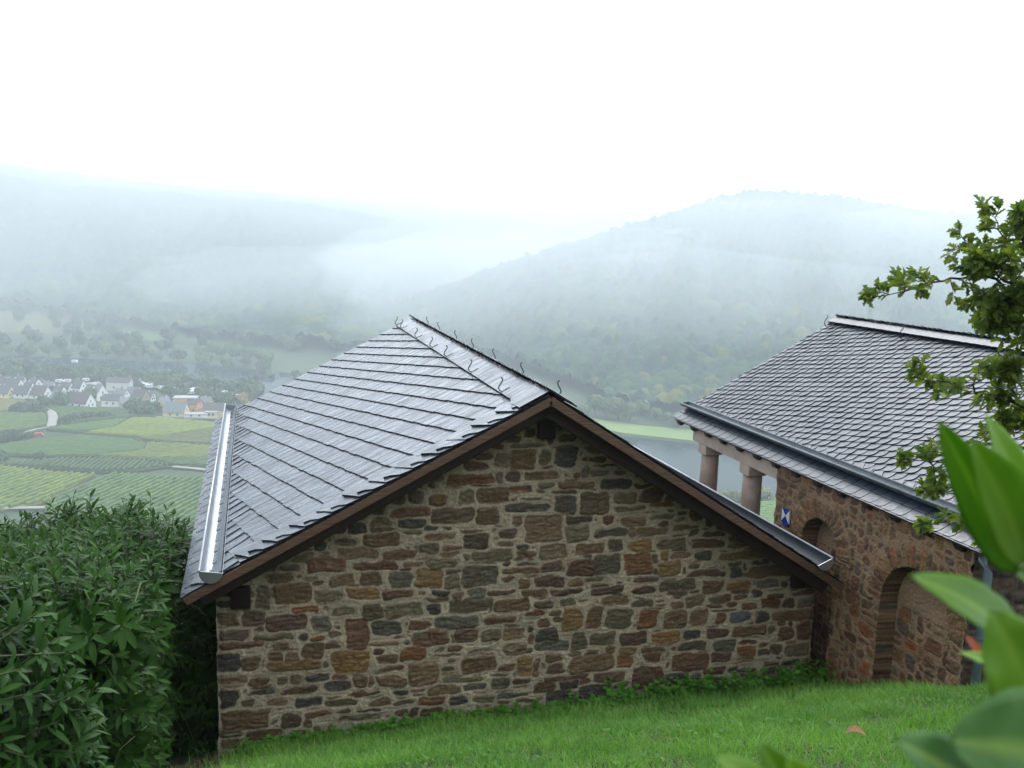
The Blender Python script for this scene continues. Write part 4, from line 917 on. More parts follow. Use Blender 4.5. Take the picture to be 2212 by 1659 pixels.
# clover and plantain scattered in the turf
P, D, Nn, L, W = [], [], [], [], []
for i in range(1500):
    x = rs.uniform(-.2, 6.8); y = rs.uniform(3.4, 7.8)
    if vnoise(np.array([x]), np.array([y]), .5, .5, 21, 2)[0] < .05 or (x > PX and y > 6) : continue
    z = float(height(x, y)); h_ = rs.uniform(.02, .05)
    for k in range(rs.randint(3, 5)):
        a = rs.rand() * 6.28; P.append((x, y, z + h_)); D.append((math.cos(a), math.sin(a), rs.uniform(-.1, .5))); Nn.append((rs.randn() * .2, rs.randn() * .2, 1)); l = rs.uniform(.018, .045); L.append(l); W.append(l * rs.uniform(.4, .8))
V, F, k = leaf_arrays(P, D, Nn, L, W, np.full(len(P), .4), .15, 4)
tag(obj('clover', V, F, M_weed, None, True, {'rnd': np.repeat(rs.rand(len(P)), k)}), 'small broad leaves of clover and plantain mixed into the lawn', 'clover', kind='stuff')
n = 5000; X = rs.uniform(-.5, 7, n); Y = rs.uniform(3.3, 7.9, n); ok = (X < PX - .03) | (Y < 6.0); X, Y = X[ok], Y[ok]; n = len(X); Z = height(X, Y) + .012
a = rs.rand(n) * 6.28; P = np.stack([X, Y, Z], 1); D = np.stack([np.cos(a), np.sin(a), rs.uniform(-.05, .8, n)], 1)
V, F, k = leaf_arrays(P, D, np.stack([rs.randn(n) * .2, rs.randn(n) * .2, np.ones(n)], 1), rs.uniform(.04, .10, n), rs.uniform(.002, .004, n), np.full(n, .4), .1, 3)
M_straw = leafmat('straw', (.30, .26, .12), (.18, .13, .07), .6, .2)
tag(obj('dry_grass', V, F, M_straw, None, True, {'rnd': np.repeat(rs.rand(n), k)}), 'pale dead grass blades lying in the green lawn', 'dry grass', kind='stuff')
# litter under the hedge
P, D, Nn, L, W = [], [], [], [], []
for i in range(500):
    x = rs.uniform(-1.4, -.25); y = rs.uniform(5.0, 8.2); z = float(height(x, y)) + .01; a = rs.rand() * 6.28
    P.append((x, y, z)); D.append((math.cos(a), math.sin(a), rs.uniform(-.1, .3))); Nn.append((rs.randn() * .3, rs.randn() * .3, 1)); l = rs.uniform(.04, .09); L.append(l); W.append(l * .4)
V, F, k = leaf_arrays(P, D, Nn, L, W, np.full(len(P), .5), .3, 4)
M_lit = leafmat('dry_leaf', (.05, .022, .014), (.13, .06, .03), .7, .1)
tag(obj('leaf_litter', V, F, M_lit, None, True, {'rnd': np.repeat(rs.rand(len(P)), k)}), 'brown leaf litter on the dark soil between hedge and wall', 'leaf litter', kind='stuff')
q = atY(1846, 1597, 4.35); zz = float(height(q[0], 4.35)) + .045
V, F, ve = bigleaf((q[0] - .04, 4.38, zz), (q[0] + .045, 4.31, zz + .015), .042, (0, -.5, 1), .22, 1.1)
M_dry = leafmat('curled_leaf', (.50, .28, .18), (.38, .17, .10), .6, .2)
tag(obj('fallen_leaf', V, F, M_dry, None, True, {'rnd': np.random.RandomState(1).rand(len(V))}), 'single curled brown leaf lying on the lawn', 'leaf')

# ================================================================== valley
def C1(x, y): return x * .28595, 677.7 + y * .28595
ZF = -120.0
def fl(x, y, z=ZF): p = atZ(*C1(x, y), z); return (p[0], p[1])
def fieldmat(name, c1, c2):
    return mat(name, c1, c2, .9, .035, .25, .6, detail=8)
M_path = mat('pale_track', (.30, .29, .27), (.22, .21, .19), .9, .2)
_a, _b = fl(380, 1425), fl(840, 1240); A57 = math.degrees(math.atan2(_b[1] - _a[1], _b[0] - _a[0])) % 180
FIELDS = [ # crop polygon, colour a, colour b, row direction (degrees, world), vine height
    ([(-260, 1160), (0, 1168), (200, 1190), (400, 1215), (720, 1235), (520, 1330), (350, 1440), (0, 1500), (-300, 1500)], (.10, .16, .022), (.20, .24, .035), A57, 1.5),
    ([(360, 1445), (560, 1335), (870, 1228), (1250, 1250), (1700, 1268), (1700, 1640), (900, 1640), (330, 1560)], (.055, .115, .02), (.10, .18, .028), A57, 1.6),
    ([(-260, 1140), (0, 1145), (450, 1112), (800, 1105), (1100, 1130), (1310, 1165), (1060, 1195), (780, 1208), (300, 1175), (-260, 1155)], (.035, .08, .018), (.055, .11, .022), 80, 1.6),
    ([(-260, 1000), (0, 1005), (300, 965), (620, 935), (900, 962), (1100, 985), (1080, 1040), (700, 1085), (300, 1090), (0, 1075), (-260, 1090)], (.055, .12, .025), (.08, .15, .03), 20, 1.2),
    ([(1110, 987), (1400, 1000), (1600, 1012), (1600, 1100), (1100, 1105), (720, 1090), (1085, 1045)], (.12, .16, .03), (.19, .19, .05), 20, 1.2),
    ([(1110, 1110), (1600, 1105), (1600, 1165), (1330, 1160)], (.05, .11, .025), (.09, .13, .03), 20, 1.3),
    ([(350, 880), (700, 832), (980, 802), (860, 870), (620, 905)], (.06, .13, .025), (.10, .17, .03), 12, 1.2),
    ([(990, 802), (1240, 800), (1640, 838), (1640, 872), (1300, 925), (1100, 945), (900, 925), (640, 908), (870, 872)], (.16, .22, .03), (.26, .26, .06), 10, 1.2),
    ([(1010, 955), (1310, 932), (1640, 880), (1640, 1000), (1300, 985)], (.09, .11, .035), (.12, .12, .04), 24, 1.3),
    ([(-260, 765), (0, 762), (345, 765), (362, 850), (200, 888), (0, 900), (-260, 905)], (.07, .12, .025), (.11, .16, .03), 15, 1.2),
    ([(-260, 655), (0, 652), (150, 665), (70, 742), (-260, 748)], (.17, .15, .06), (.22, .18, .08), 15, .8),
    ([(190, 645), (700, 722), (1000, 745), (1220, 788), (980, 790), (460, 838), (440, 760), (300, 700)], (.05, .10, .025), (.07, .13, .03), 0, 1.0),
]
def clipx(poly, y):
    xs = []
    for (x0, y0), (x1, y1) in zip(poly, poly[1:] + poly[:1]):
        if (y0 <= y < y1) or (y1 <= y < y0): xs.append(x0 + (y - y0) / (y1 - y0) * (x1 - x0))
    return sorted(xs)
DESC = ['yellow-green vineyard just beyond the hedge', 'green vineyard with diagonal rows behind the roof edge', 'dark green vineyard strip between two lighter ones', 'mid-green vineyard right of the red vehicle',
        'yellowing vineyard beside the brownish plot', 'green vineyard strip beside the grey lane', 'green vineyard below the hedge line near the lane bend', 'bright yellow vineyard nearest the orange houses',
        'brownish vineyard touching the roof edge', 'green vineyard left of the bending lane', 'tan stubble field at the left edge below the village', 'grassy plot between the village and the hedges']
def rows(poly, ang, hgt_, seed, sp=2.1, step=1.6):
    rs_ = np.random.RandomState(seed); a = math.radians(ang); c, s = math.cos(a), math.sin(a)
    rp = [(x * c + y * s, -x * s + y * c) for x, y in poly]; y0 = min(p[1] for p in rp); y1 = max(p[1] for p in rp)
    Vs, Fs, Rr = [], [], []; o_ = 0; y = y0 + 1
    while y < y1:
        xs = clipx(rp, y)
        for xa, xb in zip(xs[::2], xs[1::2]):
            if xb - xa < 4: continue
            n = int((xb - xa) / step) + 2; x = np.linspace(xa + .5, xb - .5, n); hz = hgt_ * (1 + .3 * (rs_.rand(n) - .5)); wz = .35 + .25 * rs_.rand(n); jy = y + .15 * rs_.randn(n)
            prof = np.stack([np.stack([x, jy - wz, np.full(n, .15)], 1), np.stack([x, jy - wz * .8, hz * .7], 1), np.stack([x, jy, hz], 1), np.stack([x, jy + wz * .8, hz * .7], 1), np.stack([x, jy + wz, np.full(n, .15)], 1)], 1)
            X_ = prof[..., 0] * c - prof[..., 1] * s; Y_ = prof[..., 0] * s + prof[..., 1] * c
            Vs.append(np.stack([X_, Y_, prof[..., 2] + ZF + .3], -1).reshape(-1, 3)); Fs.append(gridfaces(n, 5) + o_); o_ += n * 5
            Rr.append(np.repeat(np.clip(.5 + .3 * vnoise(x, np.full(n, y), 14, 14, seed, 2) + .22 * rs_.randn(n), 0, 1), 5))
        y += sp
    return np.concatenate(Vs), np.concatenate(Fs), np.concatenate(Rr)
for i, (poly, ca_, cb_, ang, hv) in enumerate(FIELDS):
    P = [fl(*q) for q in poly]
    gm = mat('field_soil', tuple(np.array(ca_) * .5 + np.array([.02, .012, .004])), tuple(np.array(cb_) * .5 + np.array([.02, .012, .004])), .95, .05)
    V = [(x, y, ZF + .75) for x, y in P] + [(x, y, ZF - 1.5) for x, y in P]; n = len(P)
    sgn = sum(a[0] * b[1] - b[0] * a[1] for a, b in zip(P, P[1:] + P[:1])); top_ = list(range(n)) if sgn > 0 else list(range(n - 1, -1, -1))
    tag(obj('field', V, [top_] + [(i_, (i_ + 1) % n, n + (i_ + 1) % n, n + i_) for i_ in range(n)], gm), kind='structure')
    vm = leafmat('vine_leaf', tuple(np.array(ca_) * np.array([.62, .78, .20])), tuple(np.array(cb_) * np.array([.90, 1.0, .22])), .6, .15)
    V, F, R_ = rows(P, ang, hv * (1.2 if i < 2 else 1), 100 + i, (3.6, 3.4)[i] if i < 2 else 2.6); V[:, 2] += .5
    tag(obj('vines', V, F, vm, None, False, {'rnd': R_}), DESC[i], 'vineyard', kind='stuff')
def strip(pts, hw, z, name):
    V, F = ribbon(pts, hw, z); tag(obj(name, V, [f[::-1] for f in F], M_path), kind='structure')
strip([fl(358, 715), fl(385, 745), fl(402, 780), fl(400, 820), fl(385, 858)], 2.6, ZF + .9, 'lane')
strip([fl(380, 862), fl(280, 880), fl(190, 905)], 1.2, ZF + .86, 'lane')
strip([fl(1300, 1166), fl(1430, 1176), fl(1560, 1190), fl(1750, 1215)], 1.6, ZF + .98, 'lane')
strip([fl(1020, 760), fl(1080, 775), fl(1200, 785), fl(1700, 800)], 1.3, ZF + .85, 'lane')
strip([fl(-260, 1490), fl(350, 1475), fl(700, 1500), fl(1200, 1500), fl(1800, 1480)], 1.8, ZF + .95, 'lane')
# right-hand near-bank vineyard seen between the columns
PB = [(150, 300), (330, 300), (280, 395), (200, 385), (130, 395)]
V, F, R_ = rows(PB, 8, 1.4, 77, 2.0); tag(obj('vines', V, F, leafmat('vine_leaf', (.08, .17, .02), (.14, .24, .03), .6, .15), None, False, {'rnd': R_}), 'bright green vineyard seen between the sandstone columns', 'vineyard', kind='stuff')
mdw = mat('meadow', (.17, .24, .07), (.13, .20, .05), .95, .03)
def sheet(name, pts, z, m_): 
    P = list(pts); sgn = sum(a[0] * b[1] - b[0] * a[1] for a, b in zip(P, P[1:] + P[:1]))
    if sgn < 0: P = P[::-1]
    n = len(P); tag(obj(name, [(x, y, z) for x, y in P] + [(x, y, z - 2) for x, y in P], [list(range(n))] + [(i, i + n, (i + 1) % n + n, (i + 1) % n)[::-1] for i in range(n)], m_), kind='structure')
q = lambda x, y, z=ZF + 1: tuple(atZ(x, y, z)[:2])
sheet('meadow', [q(1250, 915), q(1345, 934), q(1500, 951), q(1640, 975), q(1640, 945), q(1500, 925), q(1420, 917), q(1345, 905), q(1240, 893)], ZF + .7, mdw)
# sloping plots on the far bank: patches following the ground
def patch(name, corners, m_, n=14, lift=1.2):
    (a, b, c, d) = [np.array(k_, float) for k_ in corners]; u, v = np.meshgrid(np.linspace(0, 1, n), np.linspace(0, 1, n), indexing='ij'); u = u[..., None]; v = v[..., None]
    P = (a * (1 - u) + b * u) * (1 - v) + (d * (1 - u) + c * u) * v; Z_ = height(P[..., 0], P[..., 1]) + lift
    tag(obj(name, np.stack([P[..., 0], P[..., 1], Z_], -1).reshape(-1, 3), gridfaces(n, n), m_, smooth=True), kind='structure')
for k_, (c_, m1) in enumerate([
    ([(-330, 1085), (-200, 1075), (-205, 1230), (-340, 1240)], ((.13, .16, .05), (.17, .17, .06))), ([(-195, 1072), (-120, 1065), (-120, 1190), (-198, 1225)], ((.09, .16, .05), (.11, .18, .05))),
    ([(-115, 1030), (-70, 1020), (-68, 1150), (-115, 1180)], ((.10, .20, .06), (.09, .17, .05))), ([(-64, 1010), (0, 1000), (5, 1120), (-62, 1150)], ((.08, .15, .05), (.12, .18, .05))),
    ([(75, 905), (125, 875), (150, 930), (90, 960)], ((.12, .22, .08), (.10, .19, .06))), ([(-420, 1100), (-335, 1090), (-345, 1240), (-450, 1250)], ((.10, .14, .05), (.13, .15, .05)))]):
    patch('field', c_, mat('far_plot', tuple(np.array(m1[0]) * .6), tuple(np.array(m1[1]) * .62), .95, .04))

# ------------------------------------------------------------------ forest canopy on the hills
def worley(X, Y, cell, seed):
    rs_ = np.random.RandomState(seed); J = rs_.rand(512, 512, 4)
    xi = np.floor(X / cell).astype(int); yi = np.floor(Y / cell).astype(int); best = np.full(X.shape, 1e9); rid = np.zeros(X.shape); hid = np.zeros(X.shape)
    for a in (-1, 0, 1):
        for b in (-1, 0, 1):
            j = J[(xi + a) % 512, (yi + b) % 512]; sz = .75 + .5 * j[..., 3]
            d = np.hypot(X / cell - (xi + a + j[..., 0]), Y / cell - (yi + b + j[..., 1])) / sz; m_ = d < best
            best = np.where(m_, d, best); rid = np.where(m_, j[..., 2], rid); hid = np.where(m_, j[..., 3], hid)
    return best, rid, hid
M_forest, n_, l_, p_ = newmat('forest_canopy')
at = N(n_, 'ShaderNodeAttribute', attribute_name='Col'); l_.new(at.outputs['Color'], p_.inputs['Base Color']); p_.inputs['Roughness'].default_value = .95; p_.inputs['Specular IOR Level'].default_value = .1
def canopy(name, H, a0, a1, na, nr, cell, label, seed, back=.12, lo=-.02, hgt_=7.0):
    a = np.linspace(a0, a1, na); u = np.linspace(lo, 1 + back, nr); A, Uu = np.meshgrid(a, u, indexing='ij')
    f = interp(A, H['foot']); c = interp(A, H['crestY']); Y = f + (c - f) * Uu; X = A * Y
    b, rid, hid = worley(X + 3 * vnoise(X, Y, 20, 20, seed, 2), Y, cell, seed)
    dome = np.sqrt(np.clip(1 - b ** 2 * 1.1, 0, 1)); con = (hid > .86) * np.clip(1 - b * 1.4, 0, 1) * 6
    rg_ = vnoise(X, Y, 2.2, 2.2, seed + 3, 2)
    Z = height(X, Y) + 3 + (dome * (.7 + .7 * rid) * hgt_) + con + rg_ * 1.0
    base = np.array([.030, .060, .034]); yel = np.array([.115, .115, .035]); dk = np.array([.017, .040, .030]); lt = np.array([.050, .088, .036])
    big = vnoise(X, Y, 90, 90, seed + 5, 2)[..., None]
    r_ = rid[..., None]; col = np.where(r_ < .35, dk, np.where(r_ < .75, base, lt)); col = np.where((r_ > .955 - .05 * big), yel, col) * (1 + .25 * big) * (1 + .2 * rg_[..., None])
    o = obj(name, np.stack([X, Y, Z], -1).reshape(-1, 3), gridfaces(na, nr)[:, ::-1] if False else gridfaces(na, nr), M_forest, None, False, {'Col': np.clip(col, .005, 1).reshape(-1, 3)})
    return tag(o, label, 'forest', kind='stuff')
canopy('forest', RH, .13, 1.12, 620, 420, 8.5, 'misty mixed forest covering the rounded hill behind the two roofs', 4)
canopy('forest', LH, -.42, .62, 460, 260, 11, 'hazy forest on the long far ridge under the cloud at left', 9, hgt_=9)

# ------------------------------------------------------------------ valley trees
def tree_proto(name, h, w, seed, ca_, cb_, label, cat, group, trunk=True, n=900):
    rs_ = np.random.RandomState(seed); e = empty(name, (0, 0, -500), label, cat, group)
    lob = [(rs_.uniform(-.3, .3) * w, rs_.uniform(-.3, .3) * w, h * rs_.uniform(.35, .8), rs_.uniform(.22, .36) * w) for _ in range(9)] + [(0, 0, h * .55, w * .4)]
    P = []; Nn = []
    for i in range(n):
        x, y, z, r = lob[rs_.randint(len(lob))]; d = rs_.randn(3); d /= np.linalg.norm(d); P.append(np.array([x, y, z]) + d * r * rs_.uniform(.75, 1.08) * np.array([1, 1, .9])); Nn.append(d + rs_.randn(3) * .4)
    P = np.array(P); P[:, 2] = np.maximum(P[:, 2], h * .1); Nn = norm(np.array(Nn)); T = norm(np.cross(Nn, rs_.randn(n, 3))); B = np.cross(Nn, T); s = rs_.uniform(.35, .8, n)[:, None] * w / 9
    V = np.stack([P - T * s - B * s, P + T * s - B * s * .6, P + T * s * .7 + B * s, P - T * s * .8 + B * s * .9], 1).reshape(-1, 3)
    F = (np.arange(n) * 4)[:, None] + np.arange(4)[None]
    m_ = leafmat('far_leaf', ca_, cb_, .7, .15)
    c_ = obj('crown', V, F, m_, e, False, {'rnd': np.repeat(rs_.rand(n), 4)}, True)
    k_ = None
    if trunk:
        mb = MB(); mb.tube([(0, 0, -.5), (.1, 0, h * .3), (0, .1, h * .6)], [.35, .25, .12], 6); k_ = mb.build('trunk', M_bark, e, local=True)
    return e
def place(proto, x, y, s, used, rz=0.0, z=None, label=None):
    if used[0]:
        o = proto.copy(); COL.objects.link(o)
        for ch in proto.children: c_ = ch.copy(); COL.objects.link(c_); c_.parent = o
    else: o = proto; used[0] = True
    if z is None: z = float(height(x, y))
    if label: o['label'] = label
    o.location = (x, y, z); o.scale = (s, s, s * (.9 + .2 * ((x * 7.3) % 1))); o.rotation_euler = (0, 0, rz); return o
T_round = tree_proto('broadleaf_tree', 13, 12, 1, (.045, .085, .03), (.085, .13, .04), 'mid-green broadleaf tree between the village and the river', 'tree', 'trees around the village')
T_pale = tree_proto('willow_tree', 14, 13, 2, (.09, .14, .05), (.14, .19, .07), 'pale grey-green rounded tree on the far river bank', 'tree', 'pale trees on the far river bank')
T_dark = tree_proto('dark_tree', 12, 9, 3, (.025, .055, .028), (.045, .08, .035), 'dark green tree on the valley floor', 'tree', 'dark trees on the valley floor')
T_yel = tree_proto('autumn_tree', 9, 8, 4, (.28, .22, .04), (.36, .25, .05), 'yellow autumn tree near the orange houses', 'tree', 'trees with autumn colour')
T_bush = tree_proto('field_bush', 4.5, 6.5, 5, (.03, .065, .022), (.06, .10, .03), 'dark bush in the field hedge', 'bush', 'bushes between the vineyards', trunk=False, n=500)
T_by = tree_proto('bank_tree', 10, 10, 6, (.14, .19, .06), (.22, .23, .08), 'light green leafy tree on the near bank seen between the columns', 'tree', 'near-bank trees between the columns')
rg = random.Random(3)
u1, u2, u3, u4, u5, u6 = [False], [False], [False], [False], [False], [False]
def D2(x, y, z=ZF): p = atZ(x, y, z); return p[0], p[1]
for (x, y) in [(0, 480), (60, 470), (110, 440), (170, 455), (210, 480), (345, 470), (385, 500), (420, 470), (480, 500), (570, 545), (600, 470), (660, 470), (720, 470), (790, 540), (800, 480), (870, 470), (960, 480), (1030, 540), (1060, 600), (1110, 480),
               (1340, 560), (1360, 500), (1400, 610), (1440, 540), (1550, 560), (1600, 650), (1590, 590), (1640, 600), (1720, 620), (1730, 690), (1900, 600), (1980, 640), (400, 610), (690, 640), (560, 660), (1180, 740), (1110, 760), (1010, 720), (480, 690), (330, 700), (1340, 640), (1270, 620), (1530, 640),
               (40, 430), (250, 500), (130, 500), (910, 520), (1000, 505), (1240, 480), (1300, 520)]:
    X_, Y_ = fl(x + rg.uniform(-10, 10), y + 12); place(T_round if rg.random() < .7 else T_dark, X_, Y_, rg.uniform(.65, 1.05), u1 if False else (u1 if True else u3), rg.random() * 6) if False else None
    if rg.random() < .65: place(T_round, X_, Y_, rg.uniform(.6, 1.0), u1, rg.random() * 6)
    else: place(T_dark, X_, Y_, rg.uniform(.6, 1.0), u3, rg.random() * 6)
# strip of trees on both banks of the far reach
for t in np.linspace(0, 1, 46):
    X_ = -330 + 330 * t; Y_ = np.interp(X_, [-420, -200, -90, -10, 60], [852, 832, 790, 735, 640]); place(T_round if rg.random() < .6 else T_dark, X_ + rg.uniform(-5, 5), Y_ + rg.uniform(-16, 8), rg.uniform(1.05, 1.6), *( [u1] if False else [[True]]), rg.random() * 6)
for t in np.linspace(0, 1, 34):
    X_ = -380 + 470 * t; Y_ = np.interp(X_, [-420, -200, -90, -10, 60, 90], [975, 955, 922, 868, 770, 720]); place(T_pale if rg.random() < .45 else T_round, X_ + rg.uniform(-6, 6), Y_ + rg.uniform(-6, 22), rg.uniform(.6, 1.15), [rg and (u2[0] or False) or u1[0]] if False else ([True] if u2[0] else u2), rg.random() * 6)
for (x, y, s) in [(430, 775, 1.0), (455, 772, 1.2), (480, 775, 1.1), (510, 778, 1.2), (535, 780, 1.1), (560, 785, 1.15), (580, 788, 1.0), (1262, 905, .9), (1285, 900, 1.1), (1310, 905, 1.2), (1335, 910, 1.25), (1360, 912, 1.1), (1385, 905, .9), (1415, 912, .7), (1440, 918, .6), (1465, 925, .9), (1490, 925, .8), (1525, 935, 1.0), (1560, 940, .9)]:
    X_, Y_ = D2(x, y); place(T_pale, X_, Y_, s * .95, u2, rg.random() * 6)
for (x, y, s) in [(1835, 640, 1.0), (1850, 655, .8)]:
    X_, Y_ = fl(x, y); place(T_yel, X_, Y_, s, u4, rg.random() * 6)
for (x, y, s) in [(100, 735, 1.0), (140, 740, 1.2), (185, 742, 1.3), (230, 745, 1.3), (275, 748, 1.3), (320, 748, 1.0), (150, 725, 1.1), (215, 728, 1.2), (470, 820, .9), (500, 825, 1.0), (535, 815, 1.1), (580, 812, 1.2), (620, 805, 1.3), (660, 800, 1.1), (700, 795, 1.0), (740, 795, .9), (780, 790, 1.2), (820, 788, .9), (860, 790, .7), (30, 960, 1.2), (70, 955, 1.0), (110, 950, 1.2), (150, 945, .9), (215, 935, .8), (240, 930, .7), (0, 1125, 1.3), (-20, 1115, 1.3), (265, 1095, .6), (300, 1110, .9), (320, 820, .5), (1000, 770, .8), (1040, 760, 1.0), (1090, 765, 1.0), (1130, 770, .8)]:
    X_, Y_ = fl(x, y); place(T_bush, X_, Y_, s, u5, rg.random() * 6)
for i, (x, y, s) in enumerate([(1560, 1072, .55), (1585, 1078, .6), (1600, 1075, .7), (1650, 1065, .75), (1672, 1078, .6), (1690, 1075, .7), (1705, 1080, .6), (1620, 1078, .5), (1480, 1050, .6), (1510, 1060, .6)]):
    X_, Y_ = D2(x, y); place(T_by, X_, Y_, s, u6, rg.random() * 6)

for i in range(230):
    X_ = rg.uniform(-440, 90); Y_ = rg.uniform(940, 1280)
    if Y_ > float(interp(X_ / Y_, LH['foot'])) + 10: continue
    if rg.random() < .35 and Y_ > 1040: continue
    place(T_round if rg.random() < .5 else T_dark, X_, Y_, rg.uniform(.8, 1.5), [True], rg.random() * 6)
for o in scene.objects:
    if o.parent is None and o.get('category') in ('tree', 'bush') and o.location.y > 200:
        x_, y_ = o.location.x, o.location.y; d_, s_ = river_dist(np.array([x_]), np.array([y_])); kd = dict(broadleaf_tree='mid-green round tree', dark_tree='dark green tree', willow_tree='pale grey-green tree', field_bush='dark bush').get(o.name.split('.')[0])
        if not kd: continue
        if s_[0] > 0 and d_[0] > 110: w_ = 'on the slope of the far bank below the forest'; g_ = 'trees on the far bank slope'
        elif s_[0] > 0: w_ = 'on the far bank close to the water' + (' beyond the low building' if x_ > 200 else ''); g_ = 'trees along the far bank'
        elif d_[0] < 90: w_ = 'on the near river bank behind the village'; g_ = 'trees along the near bank'
        elif y_ > 735: w_ = 'among the caravans behind the houses'; g_ = 'trees on the camping ground'
        elif y_ > 660: w_ = 'between the village houses' if x_ > -110 or kd != 'dark bush' else 'at the lane bend below the village'; g_ = 'trees between the houses'
        elif y_ > 560: w_ = 'beside the red van and the lane'; g_ = 'bushes by the lane'
        else: w_ = 'alone between two vineyards'; g_ = 'bushes between the vineyards'
        o['label'] = kd + ' ' + w_; o['group'] = kd.split()[-1] + 's: ' + g_ + ' (' + kd + ')'

# ------------------------------------------------------------------ village
M_win = mat('window_glass', (.03, .035, .04), rough=.2)
WALLS = dict(white=(.78, .78, .76), cream=(.72, .60, .36), orange=(.62, .33, .19), pale=(.62, .62, .58), brick=(.38, .27, .22), grey=(.45, .46, .47))
ROOFS = dict(slate=(.07, .075, .085), grey=(.16, .17, .185), brown=(.085, .065, .06), light=(.34, .35, .36))
WM = {k_: mat('render_' + k_, v, tuple(np.array(v) * .93), .85, 1) for k_, v in WALLS.items()}; RMt = {k_: mat('roof_' + k_, v, tuple(np.array(v) * .8), .5, 2) for k_, v in ROOFS.items()}
def house(x, y, l, w, h, rise, rz, wc, rc, label, chim=True, name='house', nwin=2, flat=False):
    X_, Y_ = fl(x, y); e = empty(name, (X_, Y_, ZF + .2), label, 'house', 'houses of the valley village', math.radians(rz))
    mb = MB(); V = []
    if flat: mb.box((-l / 2, -w / 2, -1), (l / 2, w / 2, h))
    else:
        pr = [(-w / 2, -1), (w / 2, -1), (w / 2, h), (0, h + rise), (-w / 2, h)]
        V = [(-l / 2, a, b) for a, b in pr] + [(l / 2, a, b) for a, b in pr]; mb.add(V, [[4, 3, 2, 1, 0][::-1][::-1], [5, 6, 7, 8, 9], (0, 1, 6, 5), (1, 2, 7, 6), (2, 3, 8, 7), (3, 4, 9, 8), (4, 0, 5, 9)])
    mb.build('wall', WM[wc], e, local=True)
    mb = MB()
    if flat: mb.box((-l / 2 - .5, -w / 2 - .5, h), (l / 2 + .5, w / 2 + .5, h + .6))
    else:
        o_ = .5; k_ = rise / (w / 2)
        for sg in (-1, 1):
            a = [(-l / 2 - .4, 0, h + rise + .35), (l / 2 + .4, 0, h + rise + .35), (l / 2 + .4, sg * (w / 2 + o_), h - k_ * o_ + .35), (-l / 2 - .4, sg * (w / 2 + o_), h - k_ * o_ + .35)]
            b = [(p[0], p[1], p[2] - .3) for p in a]; mb.add(a + b, [(0, 1, 2, 3), (7, 6, 5, 4), (0, 4, 5, 1), (1, 5, 6, 2), (2, 6, 7, 3), (3, 7, 4, 0)])
    rf = mb.build('roof', RMt[rc], e, local=True)
    if chim: mb = MB(); mb.box((-l * .2, .4, h + rise * .6), (-l * .2 + .8, 1.2, h + rise + 1)); mb.build('chimney', WM['grey'], e, local=True)
    for i in range(nwin):      # gable end and long side windows
        yy = (i - (nwin - 1) / 2) * w * .36; mb = MB(); mb.box((l / 2 - .02, yy - .55, 1.2), (l / 2 + .06, yy + .55, 2.6)); mb.build('window', M_win, e, local=True)
        xx = (i - (nwin - 1) / 2) * l * .36; mb = MB(); mb.box((xx - .65, -w / 2 - .06, 1.2), (xx + .65, -w / 2 + .02, 2.5)); mb.build('window', M_win, e, local=True)
    if not flat: mb = MB(); mb.box((l / 2 - .02, -.5, h + .2), (l / 2 + .06, .5, h + 1.5)); mb.build('window', M_win, e, local=True)
    return e
HS = [(45, 628, 11, 9, 3, 5, -30, 'cream', 'slate', 'low cream house at the left edge, front row of the village'), (15, 560, 10, 9, 4, 5, -30, 'white', 'slate', 'white house at the far left edge, second row'),
      (125, 590, 10, 8, 4.5, 5, -35, 'white', 'slate', 'white gabled house second from the left edge, behind the front row'), (180, 632, 12, 9, 3, 5, -25, 'white', 'slate', 'white house with a long dark roof left of the tallest dark-roofed one'),
      (265, 575, 9, 8, 4, 4.5, -40, 'white', 'slate', 'small white gable peeping out behind the front row'), (315, 645, 13, 10, 3.5, 6, -35, 'white', 'brown', 'white house with a large brown roof above the lane bend'),
      (425, 668, 8, 7, 3, 4, -60, 'grey', 'grey', 'small grey house with a pale grey roof, front row'), (505, 600, 9, 8, 3.5, 4.5, -30, 'white', 'slate', 'white house behind the big white gable, left one of a pair'),
      (600, 600, 9, 8, 4.5, 5.5, -35, 'white', 'slate', 'white house with a steep gable behind the big white gable'), (615, 705, 17, 11, 3.5, 6.5, -32, 'white', 'brown', 'largest white gable house at the front edge of the village'),
      (760, 648, 9, 9, 4.5, 6.5, -60, 'white', 'grey', 'white house with a tall pale grey roof in the village middle'), (850, 692, 13, 9, 4, 3.5, -15, 'white', 'slate', 'long white house with a low roof, front of the village middle'),
      (920, 655, 9, 8, 4, 4, -25, 'white', 'grey', 'white house tucked behind the long white one'), (905, 572, 19, 9, 6, 3, -12, 'pale', 'brown', 'wide two-storey pale house behind the others beside the campers'),
      (965, 705, 10, 8, 3, 3, 10, 'grey', 'grey', 'low grey outbuilding beside the brick gable'), (1065, 685, 11, 9, 4.5, 6, -40, 'brick', 'brown', 'house with a reddish brick gable'),
      (1240, 752, 8, 7.5, 6, 5, -130, 'cream', 'grey', 'narrow tall cream gable left of the orange building'), (1335, 775, 15, 11, 3.5, 6, -18, 'cream', 'grey', 'cream house with a big grey roof and skylights'),
      (1470, 745, 9, 8, 6, 3, -30, 'orange', 'brown', 'orange two-storey house behind the big grey roof'), (1625, 765, 15, 10, 4, 4, -12, 'cream', 'brown', 'pale yellow house right next to the near roof edge')]
